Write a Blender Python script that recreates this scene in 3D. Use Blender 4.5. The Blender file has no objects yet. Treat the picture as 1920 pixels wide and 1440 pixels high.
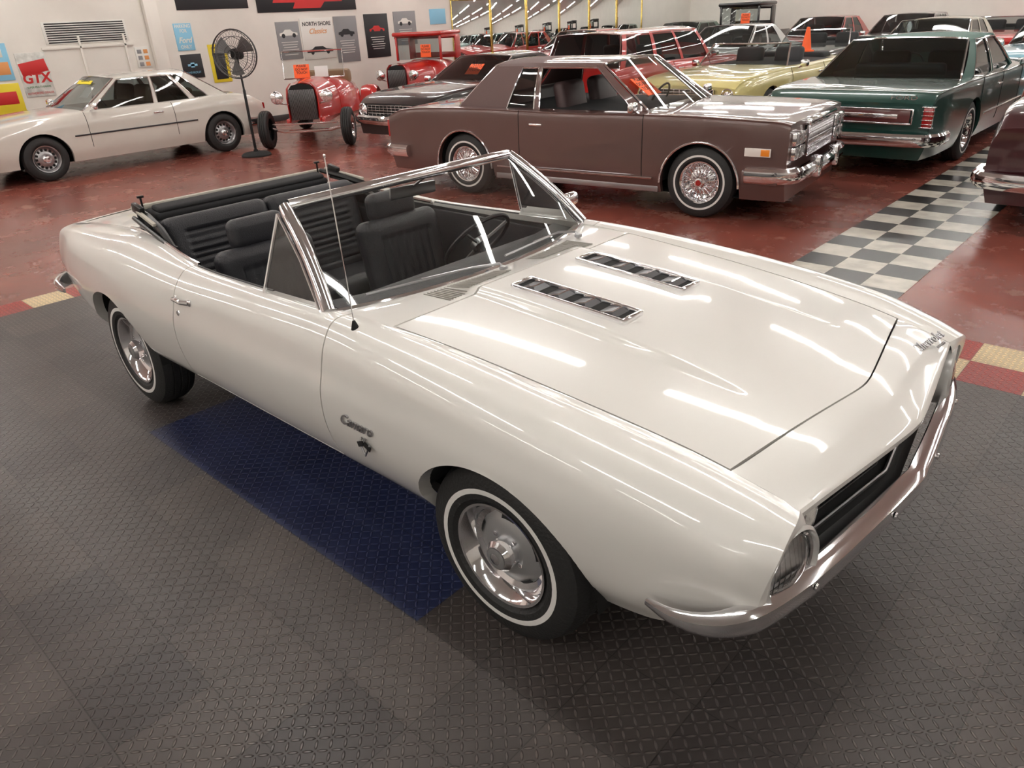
import bpy, bmesh, math, random
import numpy as np
from mathutils import Vector, Matrix
random.seed(3); pi=math.pi
D=bpy.data; coll=bpy.context.scene.collection
# ---------------------------------------------------------------- materials
def M(name,col,rough=.5,metal=0,coat=0,spec=.5,es=0,noise=None,bump=None,dirt=None):
    m=D.materials.new(name); m.use_nodes=True; nt=m.node_tree; b=nt.nodes['Principled BSDF']; I=b.inputs
    I['Base Color'].default_value=(*col,1); I['Roughness'].default_value=rough; I['Metallic'].default_value=metal
    I['Coat Weight'].default_value=coat; I['Coat Roughness'].default_value=.045; I['Specular IOR Level'].default_value=spec
    if es: I['Emission Color'].default_value=(*col,1); I['Emission Strength'].default_value=es
    tc=nt.nodes.new('ShaderNodeTexCoord')
    if noise:
        n=nt.nodes.new('ShaderNodeTexNoise'); n.inputs['Scale'].default_value=noise[0]; n.inputs['Detail'].default_value=5
        nt.links.new(tc.outputs['Object'],n.inputs['Vector'])
        r=nt.nodes.new('ShaderNodeValToRGB'); k=noise[1]; c2=noise[2] if len(noise)>2 else [c*(1-k) for c in col]
        r.color_ramp.elements[0].position=.35; r.color_ramp.elements[1].position=.65
        r.color_ramp.elements[0].color=(*c2,1); r.color_ramp.elements[1].color=(*col,1)
        nt.links.new(n.outputs['Fac'],r.inputs['Fac']); nt.links.new(r.outputs['Color'],I['Base Color'])
    if bump:
        n=nt.nodes.new('ShaderNodeTexNoise'); n.inputs['Scale'].default_value=bump[0]
        nt.links.new(tc.outputs['Object'],n.inputs['Vector'])
        q=nt.nodes.new('ShaderNodeBump'); q.inputs['Strength'].default_value=bump[1]; q.inputs['Distance'].default_value=.01
        nt.links.new(n.outputs['Fac'],q.inputs['Height']); nt.links.new(q.outputs['Normal'],I['Normal'])
    return m
def glass(name,tint,refl=1.0):
    m=D.materials.new(name); m.use_nodes=True; nt=m.node_tree; nt.nodes.clear()
    o=nt.nodes.new('ShaderNodeOutputMaterial'); mx=nt.nodes.new('ShaderNodeMixShader'); t=nt.nodes.new('ShaderNodeBsdfTransparent')
    g=nt.nodes.new('ShaderNodeBsdfGlossy'); g.inputs['Roughness'].default_value=.02; t.inputs[0].default_value=(*tint,1)
    f=nt.nodes.new('ShaderNodeFresnel'); f.inputs[0].default_value=1.5
    mm=nt.nodes.new('ShaderNodeMath'); mm.operation='MULTIPLY'; mm.inputs[1].default_value=refl; mm.use_clamp=True
    nt.links.new(f.outputs[0],mm.inputs[0]); nt.links.new(mm.outputs[0],mx.inputs[0]); nt.links.new(t.outputs[0],mx.inputs[1]); nt.links.new(g.outputs[0],mx.inputs[2]); nt.links.new(mx.outputs[0],o.inputs[0])
    return m
WHITE=M('cream_white_paint',(.765,.745,.705),.28,0,1,noise=(3,.02))
CHROME=M('chrome',(.86,.86,.88),.07,1,bump=(4,.02))
SATIN=M('satin_steel',(.42,.42,.43),.3,1)
GREY=M('argent_paint',(.38,.38,.38),.35,.6)
BLACKV=M('black_vinyl',(.020,.020,.024),.42,bump=(180,.25))
BLACKT=M('black_cloth',(.018,.018,.02),.8,bump=(300,.3))
RUBBER=M('tire_rubber',(.018,.018,.018),.6,bump=(90,.3))
WW=M('whitewall_rubber',(.80,.78,.75),.5,noise=(20,.06))
DARK=M('dark_underside',(.008,.008,.008),.8,noise=(5,.3))
GLASS=glass('clear_glass',(.86,.89,.88),1.3)
TGLASS=glass('tinted_glass',(.45,.5,.5),1.3)
LENS=glass('lens_glass',(.95,.95,.95),2)
AMBER=M('amber_lens',(.9,.28,.02),.2,coat=1); REDL=M('red_lens',(.35,.01,.01),.15,coat=1)
STITCH=M('cream_lining',(.45,.42,.36),.7,bump=(60,.2))
def paint(n,c,metal=0.0): return M(n,c,.3,metal,1,noise=(4,.05))
# ---------------------------------------------------------------- mesh helpers
def reg(o,parent,label=None):
    coll.objects.link(o)
    if parent: o.parent=parent
    if label: o['label']=label
    return o
def thing(name,label,cat,loc=(0,0,0),rz=0,group=None):
    o=D.objects.new(name,None); o.location=loc; o.rotation_euler=(0,0,rz); coll.objects.link(o)
    o['label']=label; o['category']=cat
    if group:o['group']=group
    return o
def mk(name,V,F,mats,parent=None,midx=None,label=None,smooth=True,ang=35,loc=(0,0,0),rot=(0,0,0)):
    me=D.meshes.new(name); me.from_pydata([tuple(map(float,v)) for v in V],[],[tuple(f) for f in F])
    if not isinstance(mats,(list,tuple)): mats=[mats]
    for m in mats: me.materials.append(m)
    if midx is not None: me.polygons.foreach_set('material_index',midx)
    bm=bmesh.new(); bm.from_mesh(me); bmesh.ops.recalc_face_normals(bm,faces=bm.faces); bm.to_mesh(me); bm.free()
    if smooth:
        me.polygons.foreach_set('use_smooth',[True]*len(me.polygons)); me.set_sharp_from_angle(angle=math.radians(ang))
    me.update(); o=D.objects.new(name,me); o.location=loc; o.rotation_euler=rot
    return reg(o,parent,label)
class B:  # mesh accumulator
    def __init__(s): s.V=[];s.F=[];s.I=[]
    def add(s,V,F,mi=0,T=None):
        k=len(s.V); s.V+=[tuple(T@Vector(v)) if T is not None else tuple(v) for v in V]; s.F+=[tuple(i+k for i in f) for f in F]; s.I+=[mi]*len(F)
    def obj(s,name,mats,parent=None,**k): return mk(name,s.V,s.F,mats,parent,midx=s.I,**k)
def gf(nu,nv): return [(i*nv+j,(i+1)*nv+j,(i+1)*nv+j+1,i*nv+j+1) for i in range(nu-1) for j in range(nv-1)]
def gridm(G): return G.reshape(-1,3),gf(G.shape[0],G.shape[1])
def cr(ts,P,t):
    ts=np.asarray(ts,float); P=np.asarray(P,float).reshape(len(ts),-1); t=np.atleast_1d(np.asarray(t,float))
    m=np.zeros_like(P); m[1:-1]=(P[2:]-P[:-2])/(ts[2:]-ts[:-2])[:,None]; m[0]=(P[1]-P[0])/(ts[1]-ts[0]); m[-1]=(P[-1]-P[-2])/(ts[-1]-ts[-2])
    i=np.clip(np.searchsorted(ts,t,side='right')-1,0,len(ts)-2); h=(ts[i+1]-ts[i]); u=((t-ts[i])/h)[:,None]; h=h[:,None]
    return (2*u**3-3*u**2+1)*P[i]+(u**3-2*u**2+u)*h*m[i]+(-2*u**3+3*u**2)*P[i+1]+(u**3-u**2)*h*m[i+1]
def lip(G,sides,d,out):
    du=np.gradient(G,axis=0); dv=np.gradient(G,axis=1); N=np.cross(du,dv); N/=np.linalg.norm(N,axis=2,keepdims=True)+1e-9
    if (N*out).sum()<0: N=-N
    if 'u0' in sides: G=np.concatenate([(G[0]-N[0]*d)[None],G],0); N=np.concatenate([N[:1],N],0)
    if 'u1' in sides: G=np.concatenate([G,(G[-1]-N[-1]*d)[None]],0); N=np.concatenate([N,N[-1:]],0)
    if 'v0' in sides: G=np.concatenate([(G[:,0]-N[:,0]*d)[:,None],G],1); N=np.concatenate([N[:,:1],N],1)
    if 'v1' in sides: G=np.concatenate([G,(G[:,-1]-N[:,-1]*d)[:,None]],1)
    return G
def boxm(sx,sy,sz,r=.01,seg=2):
    bm=bmesh.new(); bmesh.ops.create_cube(bm,size=1); bmesh.ops.scale(bm,vec=(sx,sy,sz),verts=bm.verts)
    if r>0: bmesh.ops.bevel(bm,geom=list(bm.edges),offset=min(r,.49*min(sx,sy,sz)),segments=seg,affect='EDGES',profile=.5)
    V=[tuple(v.co) for v in bm.verts]; bm.verts.index_update(); F=[[v.index for v in f.verts] for f in bm.faces]; bm.free(); return V,F
def TR(loc,rot=(0,0,0)): return Matrix.Translation(loc)@Matrix.Rotation(rot[2],4,'Z')@Matrix.Rotation(rot[1],4,'Y')@Matrix.Rotation(rot[0],4,'X')
def rb(name,size,loc,mat,parent=None,r=.01,rot=(0,0,0),seg=2,label=None):
    V,F=boxm(*size,r,seg); return mk(name,V,F,mat,parent,label=label,loc=loc,rot=rot)
def lathem(prof,n=48,a0=0,a1=2*pi):
    full=abs(a1-a0-2*pi)<1e-6; A=np.linspace(a0,a1,n,endpoint=not full); V=[(r*math.cos(a),r*math.sin(a),h) for a in A for r,h in prof]
    k=len(prof); F=[]
    for i in range(n if full else n-1):
        j=(i+1)%n
        for q in range(k-1): F.append((i*k+q,j*k+q,j*k+q+1,i*k+q+1))
    return V,F
def tubem(P,r,n=8,closed=False):
    P=[Vector(p) for p in P]; V=[];F=[];m=len(P); prev=None
    for i,p in enumerate(P):
        if closed: t=P[(i+1)%m]-P[i-1]
        else: t=P[min(i+1,m-1)]-P[max(i-1,0)]
        t.normalize()
        if prev is None: a=Vector((0,0,1)) if abs(t.z)<.9 else Vector((1,0,0)); u=t.cross(a).normalized()
        else: u=(prev-t*prev.dot(t)).normalized()
        prev=u; w=t.cross(u); rr=r[i] if isinstance(r,(list,tuple)) else r
        V+=[tuple(p+(u*math.cos(2*pi*k/n)+w*math.sin(2*pi*k/n))*rr) for k in range(n)]
    for i in range(m if closed else m-1):
        j=(i+1)%m
        for k in range(n): F.append((i*n+k,j*n+k,j*n+(k+1)%n,i*n+(k+1)%n))
    if not closed: F.append(tuple(range(n))); F.append(tuple((m-1)*n+k for k in range(n)))
    return V,F
def sweepm(path,prof,scale=None,zs=None,cap=True):
    P=np.asarray(path,float); n=len(P); T=np.gradient(P,axis=0); T[:,2]=0; T/=np.linalg.norm(T,axis=1,keepdims=True); N=np.stack([T[:,1],-T[:,0],0*T[:,0]],1)
    V=[];k=len(prof)
    for i in range(n):
        s=scale(i/(n-1)) if scale else 1
        for o,z in prof: V.append(tuple(P[i]+N[i]*o*s+np.array([0,0,z*s])))
    F=[(i*k+q,(i+1)*k+q,(i+1)*k+(q+1)%k,i*k+(q+1)%k) for i in range(n-1) for q in range(k)]
    if cap: F+= [tuple(range(k)),tuple((n-1)*k+q for q in range(k))]
    return V,F
def smooth_path(P,n): P=np.asarray(P,float); d=np.r_[0,np.cumsum(np.linalg.norm(np.diff(P,axis=0),axis=1))]; return cr(d,P,np.linspace(0,d[-1],n))
def text(name,s,size,T,mat,parent=None,ext=.001,shear=0,align='CENTER',bold=0,label=None,sx=1):
    cu=D.curves.new('tmp','FONT'); cu.body=s; cu.size=size; cu.extrude=ext; cu.shear=shear; cu.align_x=align; cu.align_y='CENTER'; cu.offset=bold; cu.resolution_u=3
    o=D.objects.new('tmp',cu); coll.objects.link(o); bpy.context.view_layer.update()
    me=D.meshes.new_from_object(o.evaluated_get(bpy.context.evaluated_depsgraph_get())); D.objects.remove(o); D.curves.remove(cu)
    me.transform(T@Matrix.Diagonal((sx,1,1,1))); me.name=name; me.materials.clear(); me.materials.append(mat)
    o=D.objects.new(name,me); return reg(o,parent,label)
def arch_cut(G,F,arches):
    V=G.copy(); ins=np.zeros(len(V),int)
    for ai,(cx,cz,rx,rz,ymin) in enumerate(arches):
        x=V[:,0];z=V[:,2]; dd=np.where(z<cz,abs(x-cx)/rx,np.sqrt(((x-cx)/rx)**2+((z-cz)/rz)**2)); ins[(dd<1)&(abs(V[:,1])>ymin)]=ai+1
    keep=[f for f in F if not all(ins[i] for i in f)]
    mv=set(i for f in keep for i in f if ins[i])
    for i in mv:
        cx,cz,rx,rz,_=arches[ins[i]-1]; x,y,z=V[i]
        if z<cz: V[i,0]=cx+(rx if x>cx else -rx)
        else:
            d=max(math.hypot((x-cx)/rx,(z-cz)/rz),.05); V[i,0]=cx+(x-cx)/d; V[i,2]=cz+(z-cz)/d
    ec={}
    for f in keep:
        for a,b in zip(f,f[1:]+f[:1]): e=(min(a,b),max(a,b)); ec[e]=ec.get(e,0)+1
    V=list(map(tuple,V)); cp={}
    for (a,b),c in ec.items():
        if c==1 and a in mv and b in mv:
            for q in (a,b):
                if q not in cp: x,y,z=V[q]; cp[q]=len(V); V.append((x,y-math.copysign(.05,y),z))
            keep.append((a,b,cp[b],cp[a]))
    return V,keep
def wheel(parent,x,y,R,rim,w,style='cover',white=True,ww=(.70,.755)):
    side=-1 if y<0 else 1; rot=(pi/2 if side<0 else -pi/2,0,0)
    h=w/2
    rp=[(rim*.99,h*.80),(rim*1.0,h*.95),(rim*.95,h*.93),(rim*.86,h*.72),(rim*.80,h*.45),(rim*.70,h*.36),(rim*.60,h*.46),(rim*.42,h*.62),(rim*.30,h*.60),(.0,h*.60)]
    b=B()
    if style=='rally':
        V,F=lathem(rp[:6],56); b.add(V,F,0); V,F=lathem(rp[5:],56); b.add(V,F,1)
        for k in range(5):
            a=k*2*pi/5+.3; V,F=lathem([(rim*.69,h*.37+.004),(rim*.62,h*.46+.002)],8,a-.22,a+.22); b.add(V,F,2)
        for k in range(5):
            a=k*2*pi/5+.3+pi/5; b.add(*boxm(.014,.014,.012,.003),0,TR((rim*.36*math.cos(a),rim*.36*math.sin(a),h*.64)))
        wo=b.obj('wheel',[CHROME,GREY,DARK],parent,loc=(x,y,R),rot=rot)
    else:
        V,F=lathem(rp,40); b.add(V,F,0)
        if style=='wire':
            for k in range(40):
                a=k*2*pi/40; a2=a+(.22 if k%2 else -.22); b.add(*tubem([(rim*.3*math.cos(a2),rim*.3*math.sin(a2),h*.95),(rim*.84*math.cos(a),rim*.84*math.sin(a),h*.75)],.0035,4),0)
        if style=='alloy':
            for k in range(14):
                a=k*2*pi/14; V,F=lathem([(rim*.78,h*.42),(rim*.58,h*.50)],5,a-.13,a+.13); b.add(V,F,2)
        wo=b.obj('wheel',[SATIN if style=='alloy' else CHROME,GREY,DARK],parent,loc=(x,y,R),rot=rot)
    pr=[(rim*.98,-h*.8),(rim*1.08,-h),(R*.85,-h*1.03),(R*.95,-h*.85),(R*.985,-h*.6)]
    for z in (-.45,-.4,-.34,-.1,-.06,.0,.06,.1,.34,.4,.45): pr.append((R*(.975 if abs(abs(z)-.4)<.01 or abs(abs(z)-.0)<.01 else 1.0),h*z))
    pr+=[(R*.985,h*.6),(R*.95,h*.85),(R*.87,h*1.0),(R*ww[1],h*1.06),(R*ww[0],h*1.06),(rim*1.1,h*1.02),(rim*.98,h*.8)]
    V,F=lathem(pr,56); k=len(pr)-1; mi=[1 if (white and i%k==k-3) else 0 for i in range(len(F))]
    mk('tire',V,F,[RUBBER,WW],wo,midx=mi,ang=25)
    cp=[(rim*.30,h*.60),(rim*.29,h*.95),(rim*.22,h*1.1),(rim*.1,h*1.15),(0,h*1.16)]
    V,F=lathem(cp,28); hub=mk('hubcap',V,F,[CHROME],wo)
    if style=='rally':
        V,F=lathem([(rim*.2,h*1.118),(rim*.12,h*1.16),(rim*.11,h*1.16)],28); mk('hubcap_emblem',V,F,[GREY],wo)
    if style=='wire':
        V,F=lathem([(rim*.14,h*1.15),(rim*.12,h*1.19),(0,h*1.2)],20); mk('hubcap_emblem',V,F,[REDL],wo)
    return wo
# ================================================================= MAIN CONVERTIBLE
car=thing('convertible_car','cream white 1960s convertible, black interior, top down, on dark floor tiles','car')
ST=[-2.30,-2.0,-1.6,-1.2,-.6,0,.6,1.0,1.5,1.9,2.12,2.20]
CPY=[
[(-2.30,.60,.86),(-2.31,.68,.86),(-2.32,.745,.835),(-2.33,.77,.77),(-2.33,.785,.70),(-2.33,.79,.62),(-2.32,.78,.54),(-2.30,.74,.48),(-2.27,.68,.42)],
[(.62,.895),(.70,.90),(.775,.885),(.825,.82),(.85,.74),(.86,.65),(.85,.56),(.82,.47),(.76,.39)],
[(.63,.93),(.71,.935),(.79,.915),(.85,.85),(.885,.76),(.90,.66),(.89,.55),(.865,.44),(.79,.34)],
[(.66,.95),(.73,.955),(.80,.935),(.86,.87),(.90,.77),(.915,.67),(.91,.56),(.87,.43),(.79,.335)],
[(.72,.915),(.77,.92),(.81,.90),(.855,.845),(.885,.76),(.905,.67),(.90,.56),(.865,.43),(.79,.335)],
[(.73,.925),(.78,.93),(.82,.91),(.86,.85),(.885,.76),(.905,.67),(.90,.56),(.865,.43),(.79,.335)],
[(.72,.94),(.78,.945),(.825,.925),(.865,.86),(.89,.77),(.91,.68),(.905,.56),(.865,.43),(.79,.335)],
[(.695,.925),(.755,.935),(.825,.92),(.875,.86),(.90,.77),(.915,.68),(.91,.56),(.87,.44),(.80,.34)],
[(.675,.885),(.745,.90),(.82,.888),(.878,.835),(.905,.76),(.92,.68),(.915,.57),(.88,.45),(.82,.35)],
[(.65,.835),(.72,.852),(.80,.842),(.862,.79),(.888,.72),(.895,.65),(.89,.56),(.87,.47),(.82,.38)],
[(2.12,.635,.788),(2.125,.69,.80),(2.13,.765,.79),(2.13,.825,.735),(2.128,.848,.68),(2.12,.85,.62),(2.11,.842,.555),(2.10,.822,.50),(2.08,.79,.45)],
[(2.205,.63,.765),(2.22,.68,.770),(2.228,.742,.760),(2.226,.785,.715),(2.215,.803,.66),(2.205,.806,.61),(2.195,.798,.555),(2.18,.775,.515),(2.16,.74,.485)]]
CP=np.array([[p if len(p)==3 else (ST[i],*p) for p in row] for i,row in enumerate(CPY)],float)
VS=np.linspace(0,1,9)
def side(X,v):
    X=np.atleast_1d(X); v=np.atleast_1d(v); Q=cr(ST,CP.reshape(len(ST),-1),X).reshape(len(X),9,3)
    return cr(VS,Q.transpose(1,0,2).reshape(9,-1),v).reshape(len(v),len(X),3).transpose(1,0,2)
ARF=(1.40,.34,.375,.35,.6); ARR=(-1.37,.33,.37,.345,.6)
body=B()
def addside(b,X0,X1,nX,v0,v1,nv,arch,lips):
    G=side(np.linspace(X0,X1,nX),np.linspace(v0,v1,nv)); G=lip(G,lips,.03,np.array([0,1,.6]))
    V,F=gridm(G)
    V,F=arch_cut(V,F,arch) if arch else (list(map(tuple,V)),F)
    for s in (1,-1): b.add([(x,y*s,z) for x,y,z in V],F)
addside(body,.586,2.2,110,0,1,50,[ARF],('u0','v0'))
addside(body,-2.3,-.5805,110,0,1,50,[ARR],('u1','v0'))
addside(body,-.5805,.586,30,.895,1,6,None,('v0',))
for s in (1,-1):
    b=B(); G=lip(side(np.linspace(-.574,.5795,60),np.linspace(0,.885,44)),('u0','u1','v0','v1'),.03,np.array([0,1,.6])); V,F=gridm(G*np.array([1,s,1])); b.add(V,F)
    door=b.obj('door',[WHITE],car)
    V,F=boxm(1.12,.02,.46,.008); mk('door_trim',V,F,[BLACKV],door,loc=(.0,s*.70,.66))
    hb=B(); hb.add(*tubem([(-.56,s*.868,.805),(-.54,s*.892,.812),(-.46,s*.896,.812),(-.435,s*.875,.808)],[.008,.010,.010,.012],8))
    hb.add(*boxm(.035,.02,.026,.006),0,TR((-.43,s*.870,.808))); hb.add(*boxm(.02,.012,.02,.005),0,TR((-.565,s*.866,.805)))
    hb.obj('door_handle',[CHROME],door,label='chrome door handle')
    V,F=lathem([(.013,0),(.012,.006),(0,.007)],16); mk('door_lock',V,F,[CHROME],door,loc=(-.53,s*.886,.745),rot=(-s*pi/2,0,0))
# hood
def hood_edge(X): return side(X,[0])[:,0]
W=np.linspace(-1,1,121)
def hoodpt(X,w,gap=.006):
    E=hood_edge(X); cz=np.interp(X,[.6,.95,1.5,2.0,2.12,2.3],[.015,.020,.024,.036,.046,.05]); a=abs(w); z=E[:,2]+cz*(1-a**2.2)
    y=w*(E[:,1]-gap)
    bul=1/(1+np.exp((abs(y)-.325)/.0045)); fade=np.clip((1.93-X)/.45,0,1)
    z=z+.022*bul*fade
    return np.stack([X,y,z],1)
def Xf(w): return 2.02+.105*(1-np.sqrt(w*w+.01))/(1-.1)
def Xr(w): return .80+.035*(1-w*w)
G=np.array([hoodpt(Xr(W)+(Xf(W)-Xr(W))*u,W) for u in np.linspace(0,1,60)]); G=lip(G,('u0','u1','v0','v1'),.03,np.array([0,0,1]))
V,F=gridm(G); hood=mk('hood',V,F,[WHITE],car,ang=50)
def Xn(w): return 2.205+.085*(1-np.sqrt(w*w+.012))/(1-.11)
rows=[]; f0=hoodpt(Xf(W)+.005,W,0)
for u in np.linspace(0,1,14):
    X=(Xf(W)+.005)+(Xn(W)-Xf(W)-.005)*u; E=hood_edge(np.minimum(X,2.2)); z=f0[:,2]*(1-u)+.768*u+.012*math.sin(pi*u); a=abs(W)**6
    z=z*(1-a)+E[:,2]*a; rows.append(np.stack([X,W*(E[:,1]-.0005),z],1))
last=rows[-1]
rows.append(last+np.array([.006,0,-.008])); rows.append(last+np.array([.004,0,-.026])); rows.append(last+np.array([-.07,0,-.032]))
G=np.array(rows); G=lip(G,('u0',),.03,np.array([0,0,1])); V,F=gridm(G); body.add(V,F)
HL=(2.212,.676,.628)
for s in (1,-1):
    E=side(np.array([2.2]),np.linspace(0,1,30))[0]; ang=np.linspace(math.radians(118),math.radians(-85),30)
    ring=np.stack([np.full(30,HL[0]+.002)+.01*np.sin(ang),HL[1]+.110*np.cos(ang),HL[2]+.110*np.sin(ang)],1)
    ring2=ring+np.array([-.06,0,0]); mid=E*.6+ring*.4+np.array([.003,0,0])
    G=np.array([E,mid,ring,ring2])*np.array([1,s,1]); V,F=gridm(G); body.add(V,F)
def basec(w): return np.stack([.655-.155*abs(w)**2.2,w*.74,.942-.010*w*w],1)
r0=basec(W)+np.array([-.05,0,-.01]); r1=basec(W); X=Xr(W)-.008; E=hoodpt(X,W); E[:,1]=W*(hood_edge(X)[:,1])
G=np.array([r0,r1,r1*.5+E*.5,E]); G=lip(G,('u1',),.03,np.array([0,0,1])); V,F=gridm(G); body.add(V,F)
Wd=np.linspace(-1,1,41)
def deckpt(X,w):
    E=side(X,[0])[:,0]; return np.stack([E[:,0],w*(E[:,1]-.003),E[:,2]+.02*(1-abs(w)**2.2)],1)
G=np.array([deckpt(np.full(41,x),Wd) for x in np.linspace(-1.60,-2.27,20)]); G=lip(G,('u0','u1','v0','v1'),.02,np.array([0,0,1])); V,F=gridm(G)
mk('trunk_lid',V,F,[WHITE],car)
G=np.array([deckpt(np.full(41,x),Wd) for x in (-1.48,-1.53,-1.595)]); G=lip(G,('u0','u1'),.03,np.array([0,0,1])); V,F=gridm(G); body.add(V,F)
E=side(np.array([-2.3]),np.linspace(0,1,20))[0]; rr=[]
for w in np.linspace(-1,1,31): q=E*np.array([1,w,1]); q[:,2]+=.02*(1-abs(w)**2)*np.linspace(1,0,20); q[:,0]-=.03*(1-w*w); rr.append(q)
V,F=gridm(np.array(rr)); body.add(V,F)
bodyo=body.obj('body',[WHITE],car,ang=40)
path=smooth_path([(2.03,-.74,0),(2.10,-.70,0),(2.15,-.55,0),(2.19,-.3,0),(2.21,0,0),(2.19,.3,0),(2.15,.55,0),(2.10,.70,0),(2.03,.74,0)],41)
V=[tuple(p+np.array([dx,0,z])) for p in path for dx,z in ((0,.54),(.005,.48),(-.03,.40),(-.08,.33))]; mk('front_valance',V,gf(41,4),[WHITE],car)
chs=B(); chs.add(*boxm(4.0,1.36,.05,.01),0,TR((-.12,0,.30)))
for xx in (1.37,-1.37): chs.add(*tubem([(xx,-.7,.32),(xx,.7,.32)],.04,10))
chs.obj('chassis',[DARK],car)
for cx in (1.40,-1.37):
    for s in (1,-1):
        A=np.linspace(.02,pi-.35,24); V=[(cx+.38*math.cos(a),s*y,.335+.355*math.sin(a)) for a in A for y in ((.868 if cx>0 else .855),.52)]
        F=gf(24,2); k=len(V); V+=[(cx,s*.52,.33)]; F+=[(2*i+1,2*i+3,k) for i in range(23)]
        mk('wheel_well',V,F,[DARK],car)
for x,y in ((1.37,-.75),(1.37,.75),(-1.37,-.75),(-1.37,.75)): wheel(car,x,y,.325,.188,.195,'rally',True)
gr=B()
def gx(y,off=0): return 2.165+.085*(1-abs(y)/.62)+off
ys=np.linspace(-.60,.60,49)
V=[(gx(y,-.09),y,z) for y in ys for z in (.52,.76)]; gr.add(V,gf(49,2),1)
for z in np.linspace(.575,.725,8): gr.add(*tubem([(gx(y,-.05),y,z) for y in (-.56,-.3,0,.3,.56)],.0028,5),0)
for y in np.linspace(-.55,.55,45): gr.add(*tubem([(gx(y,-.052),y,.565),(gx(y,-.052),y,.735)],.002,4),0)
gr.obj('grille',[M('grille_dark_grey',(.06,.06,.06),.4,.5),DARK],car,label='dark egg-crate grille')
gt=B()
for z in (.562,.722): gt.add(*tubem([(gx(y,-.02),y,z) for y in (-.46,-.3,0,.3,.46)],.007,8))
for s in (1,-1): gt.add(*tubem([(gx(.46,-.02),s*.46,.562),(gx(.46,-.02),s*.46,.722)],.007,8))
gt.obj('grille_trim',[SATIN],car)
V=[]
for y in np.linspace(-.62,.62,31): V+=[(gx(y,-.1),y,.55),(gx(y,.0),y,.548),(gx(y,.02),y,.53),(gx(y,-.0),y,.49)]
mk('grille_lower_panel',V,gf(31,4),[M('charcoal_paint',(.03,.03,.03),.4)],car)
REFL=M('headlight_reflector',(.85,.85,.85),.28,.7,bump=(70,.4))
BEZ=M('headlight_bezel_paint',(.55,.54,.52),.3,.2,coat=1)
for s in (1,-1):
    V,F=lathem([(.112,-.04),(.113,.012),(.105,.02),(.098,.012),(.095,-.01)],40); hl=mk('headlight',V,F,[BEZ],car,loc=(HL[0],s*HL[1],HL[2]),rot=(0,pi/2-.05,s*.16),label='round headlight with chrome bezel')
    V,F=lathem([(.097,.0),(.094,.010),(.088,.006),(.086,-.01)],40); mk('headlight_ring',V,F,[CHROME],hl)
    V,F=lathem([(.088,-.005),(.06,-.012),(.03,-.018),(0,-.02)],32); mk('reflector',V,F,[REFL],hl)
    V,F=lathem([(.088,0),(.07,.012),(.04,.022),(0,.026)],32); b=B(); b.add(V,F,0)
    for k in range(9): yy=-.07+k*.0175; hh=math.sqrt(.085**2-yy*yy); b.add(*tubem([(-hh*.95,yy,.006),(0,yy,.006+.018*(1-abs(yy)/.09)),(hh*.95,yy,.006)],.0012,4),0)
    b.obj('headlight_lens',[LENS],hl)
    V,F=lathem([(.05,-.05),(.052,.0),(.045,.004),(.043,-.006)],28); tl=mk('turn_signal',V,F,[CHROME],car,loc=(gx(.53,.015),s*.515,.668),rot=(0,pi/2,0))
    V,F=lathem([(.044,-.004),(.03,.008),(0,.013)],24); mk('turn_signal_lens',V,F,[M('frosted_lens',(.6,.58,.55),.2,coat=1,bump=(80,.5))],tl)
PR=[(-.012,-.046),(.012,-.044),(.028,-.026),(.033,0),(.028,.024),(.010,.038),(-.018,.042),(-.022,.038)]
hp=[(1.96,-.912,.535),(2.04,-.918,.535),(2.12,-.89,.537),(2.175,-.83,.540),(2.21,-.74,.543),(2.245,-.58,.548),(2.28,-.30,.552),(2.305,-.06,.555),(2.31,0,.555)]
path=smooth_path(hp+[(x,-y,z) for x,y,z in hp[-2::-1]],90)
V,F=sweepm(path,PR,lambda t:min(1,.25+6*min(t,1-t)),cap=True); fb=mk('front_bumper',V,F,[CHROME],car,label='chrome front bumper')
for s in (1,-1):
    for bx,by in ((2.235,.62),(2.29,.2)):
        V,F=lathem([(.011,0),(.010,.005),(0,.007)],12); mk('bumper_bolt',V,F,[CHROME],fb,loc=(bx+.034,s*by,.553),rot=(0,pi/2,0))
hp=[(-2.05,.90,.55),(-2.2,.885,.55),(-2.32,.80,.55),(-2.37,.6,.55),(-2.40,0,.55)]
path=smooth_path(hp+[(x,-y,z) for x,y,z in hp[-2::-1]],60); V,F=sweepm(path,PR,lambda t:min(1,.3+6*min(t,1-t))); mk('rear_bumper',V,F,[CHROME],car,label='chrome rear bumper')
for s in (1,-1): rb('taillight',(.03,.3,.1),(-2.35,s*.55,.70),REDL,car,.02)
LOUV=M('louver_dark_metal',(.13,.13,.135),.3,.9)
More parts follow.
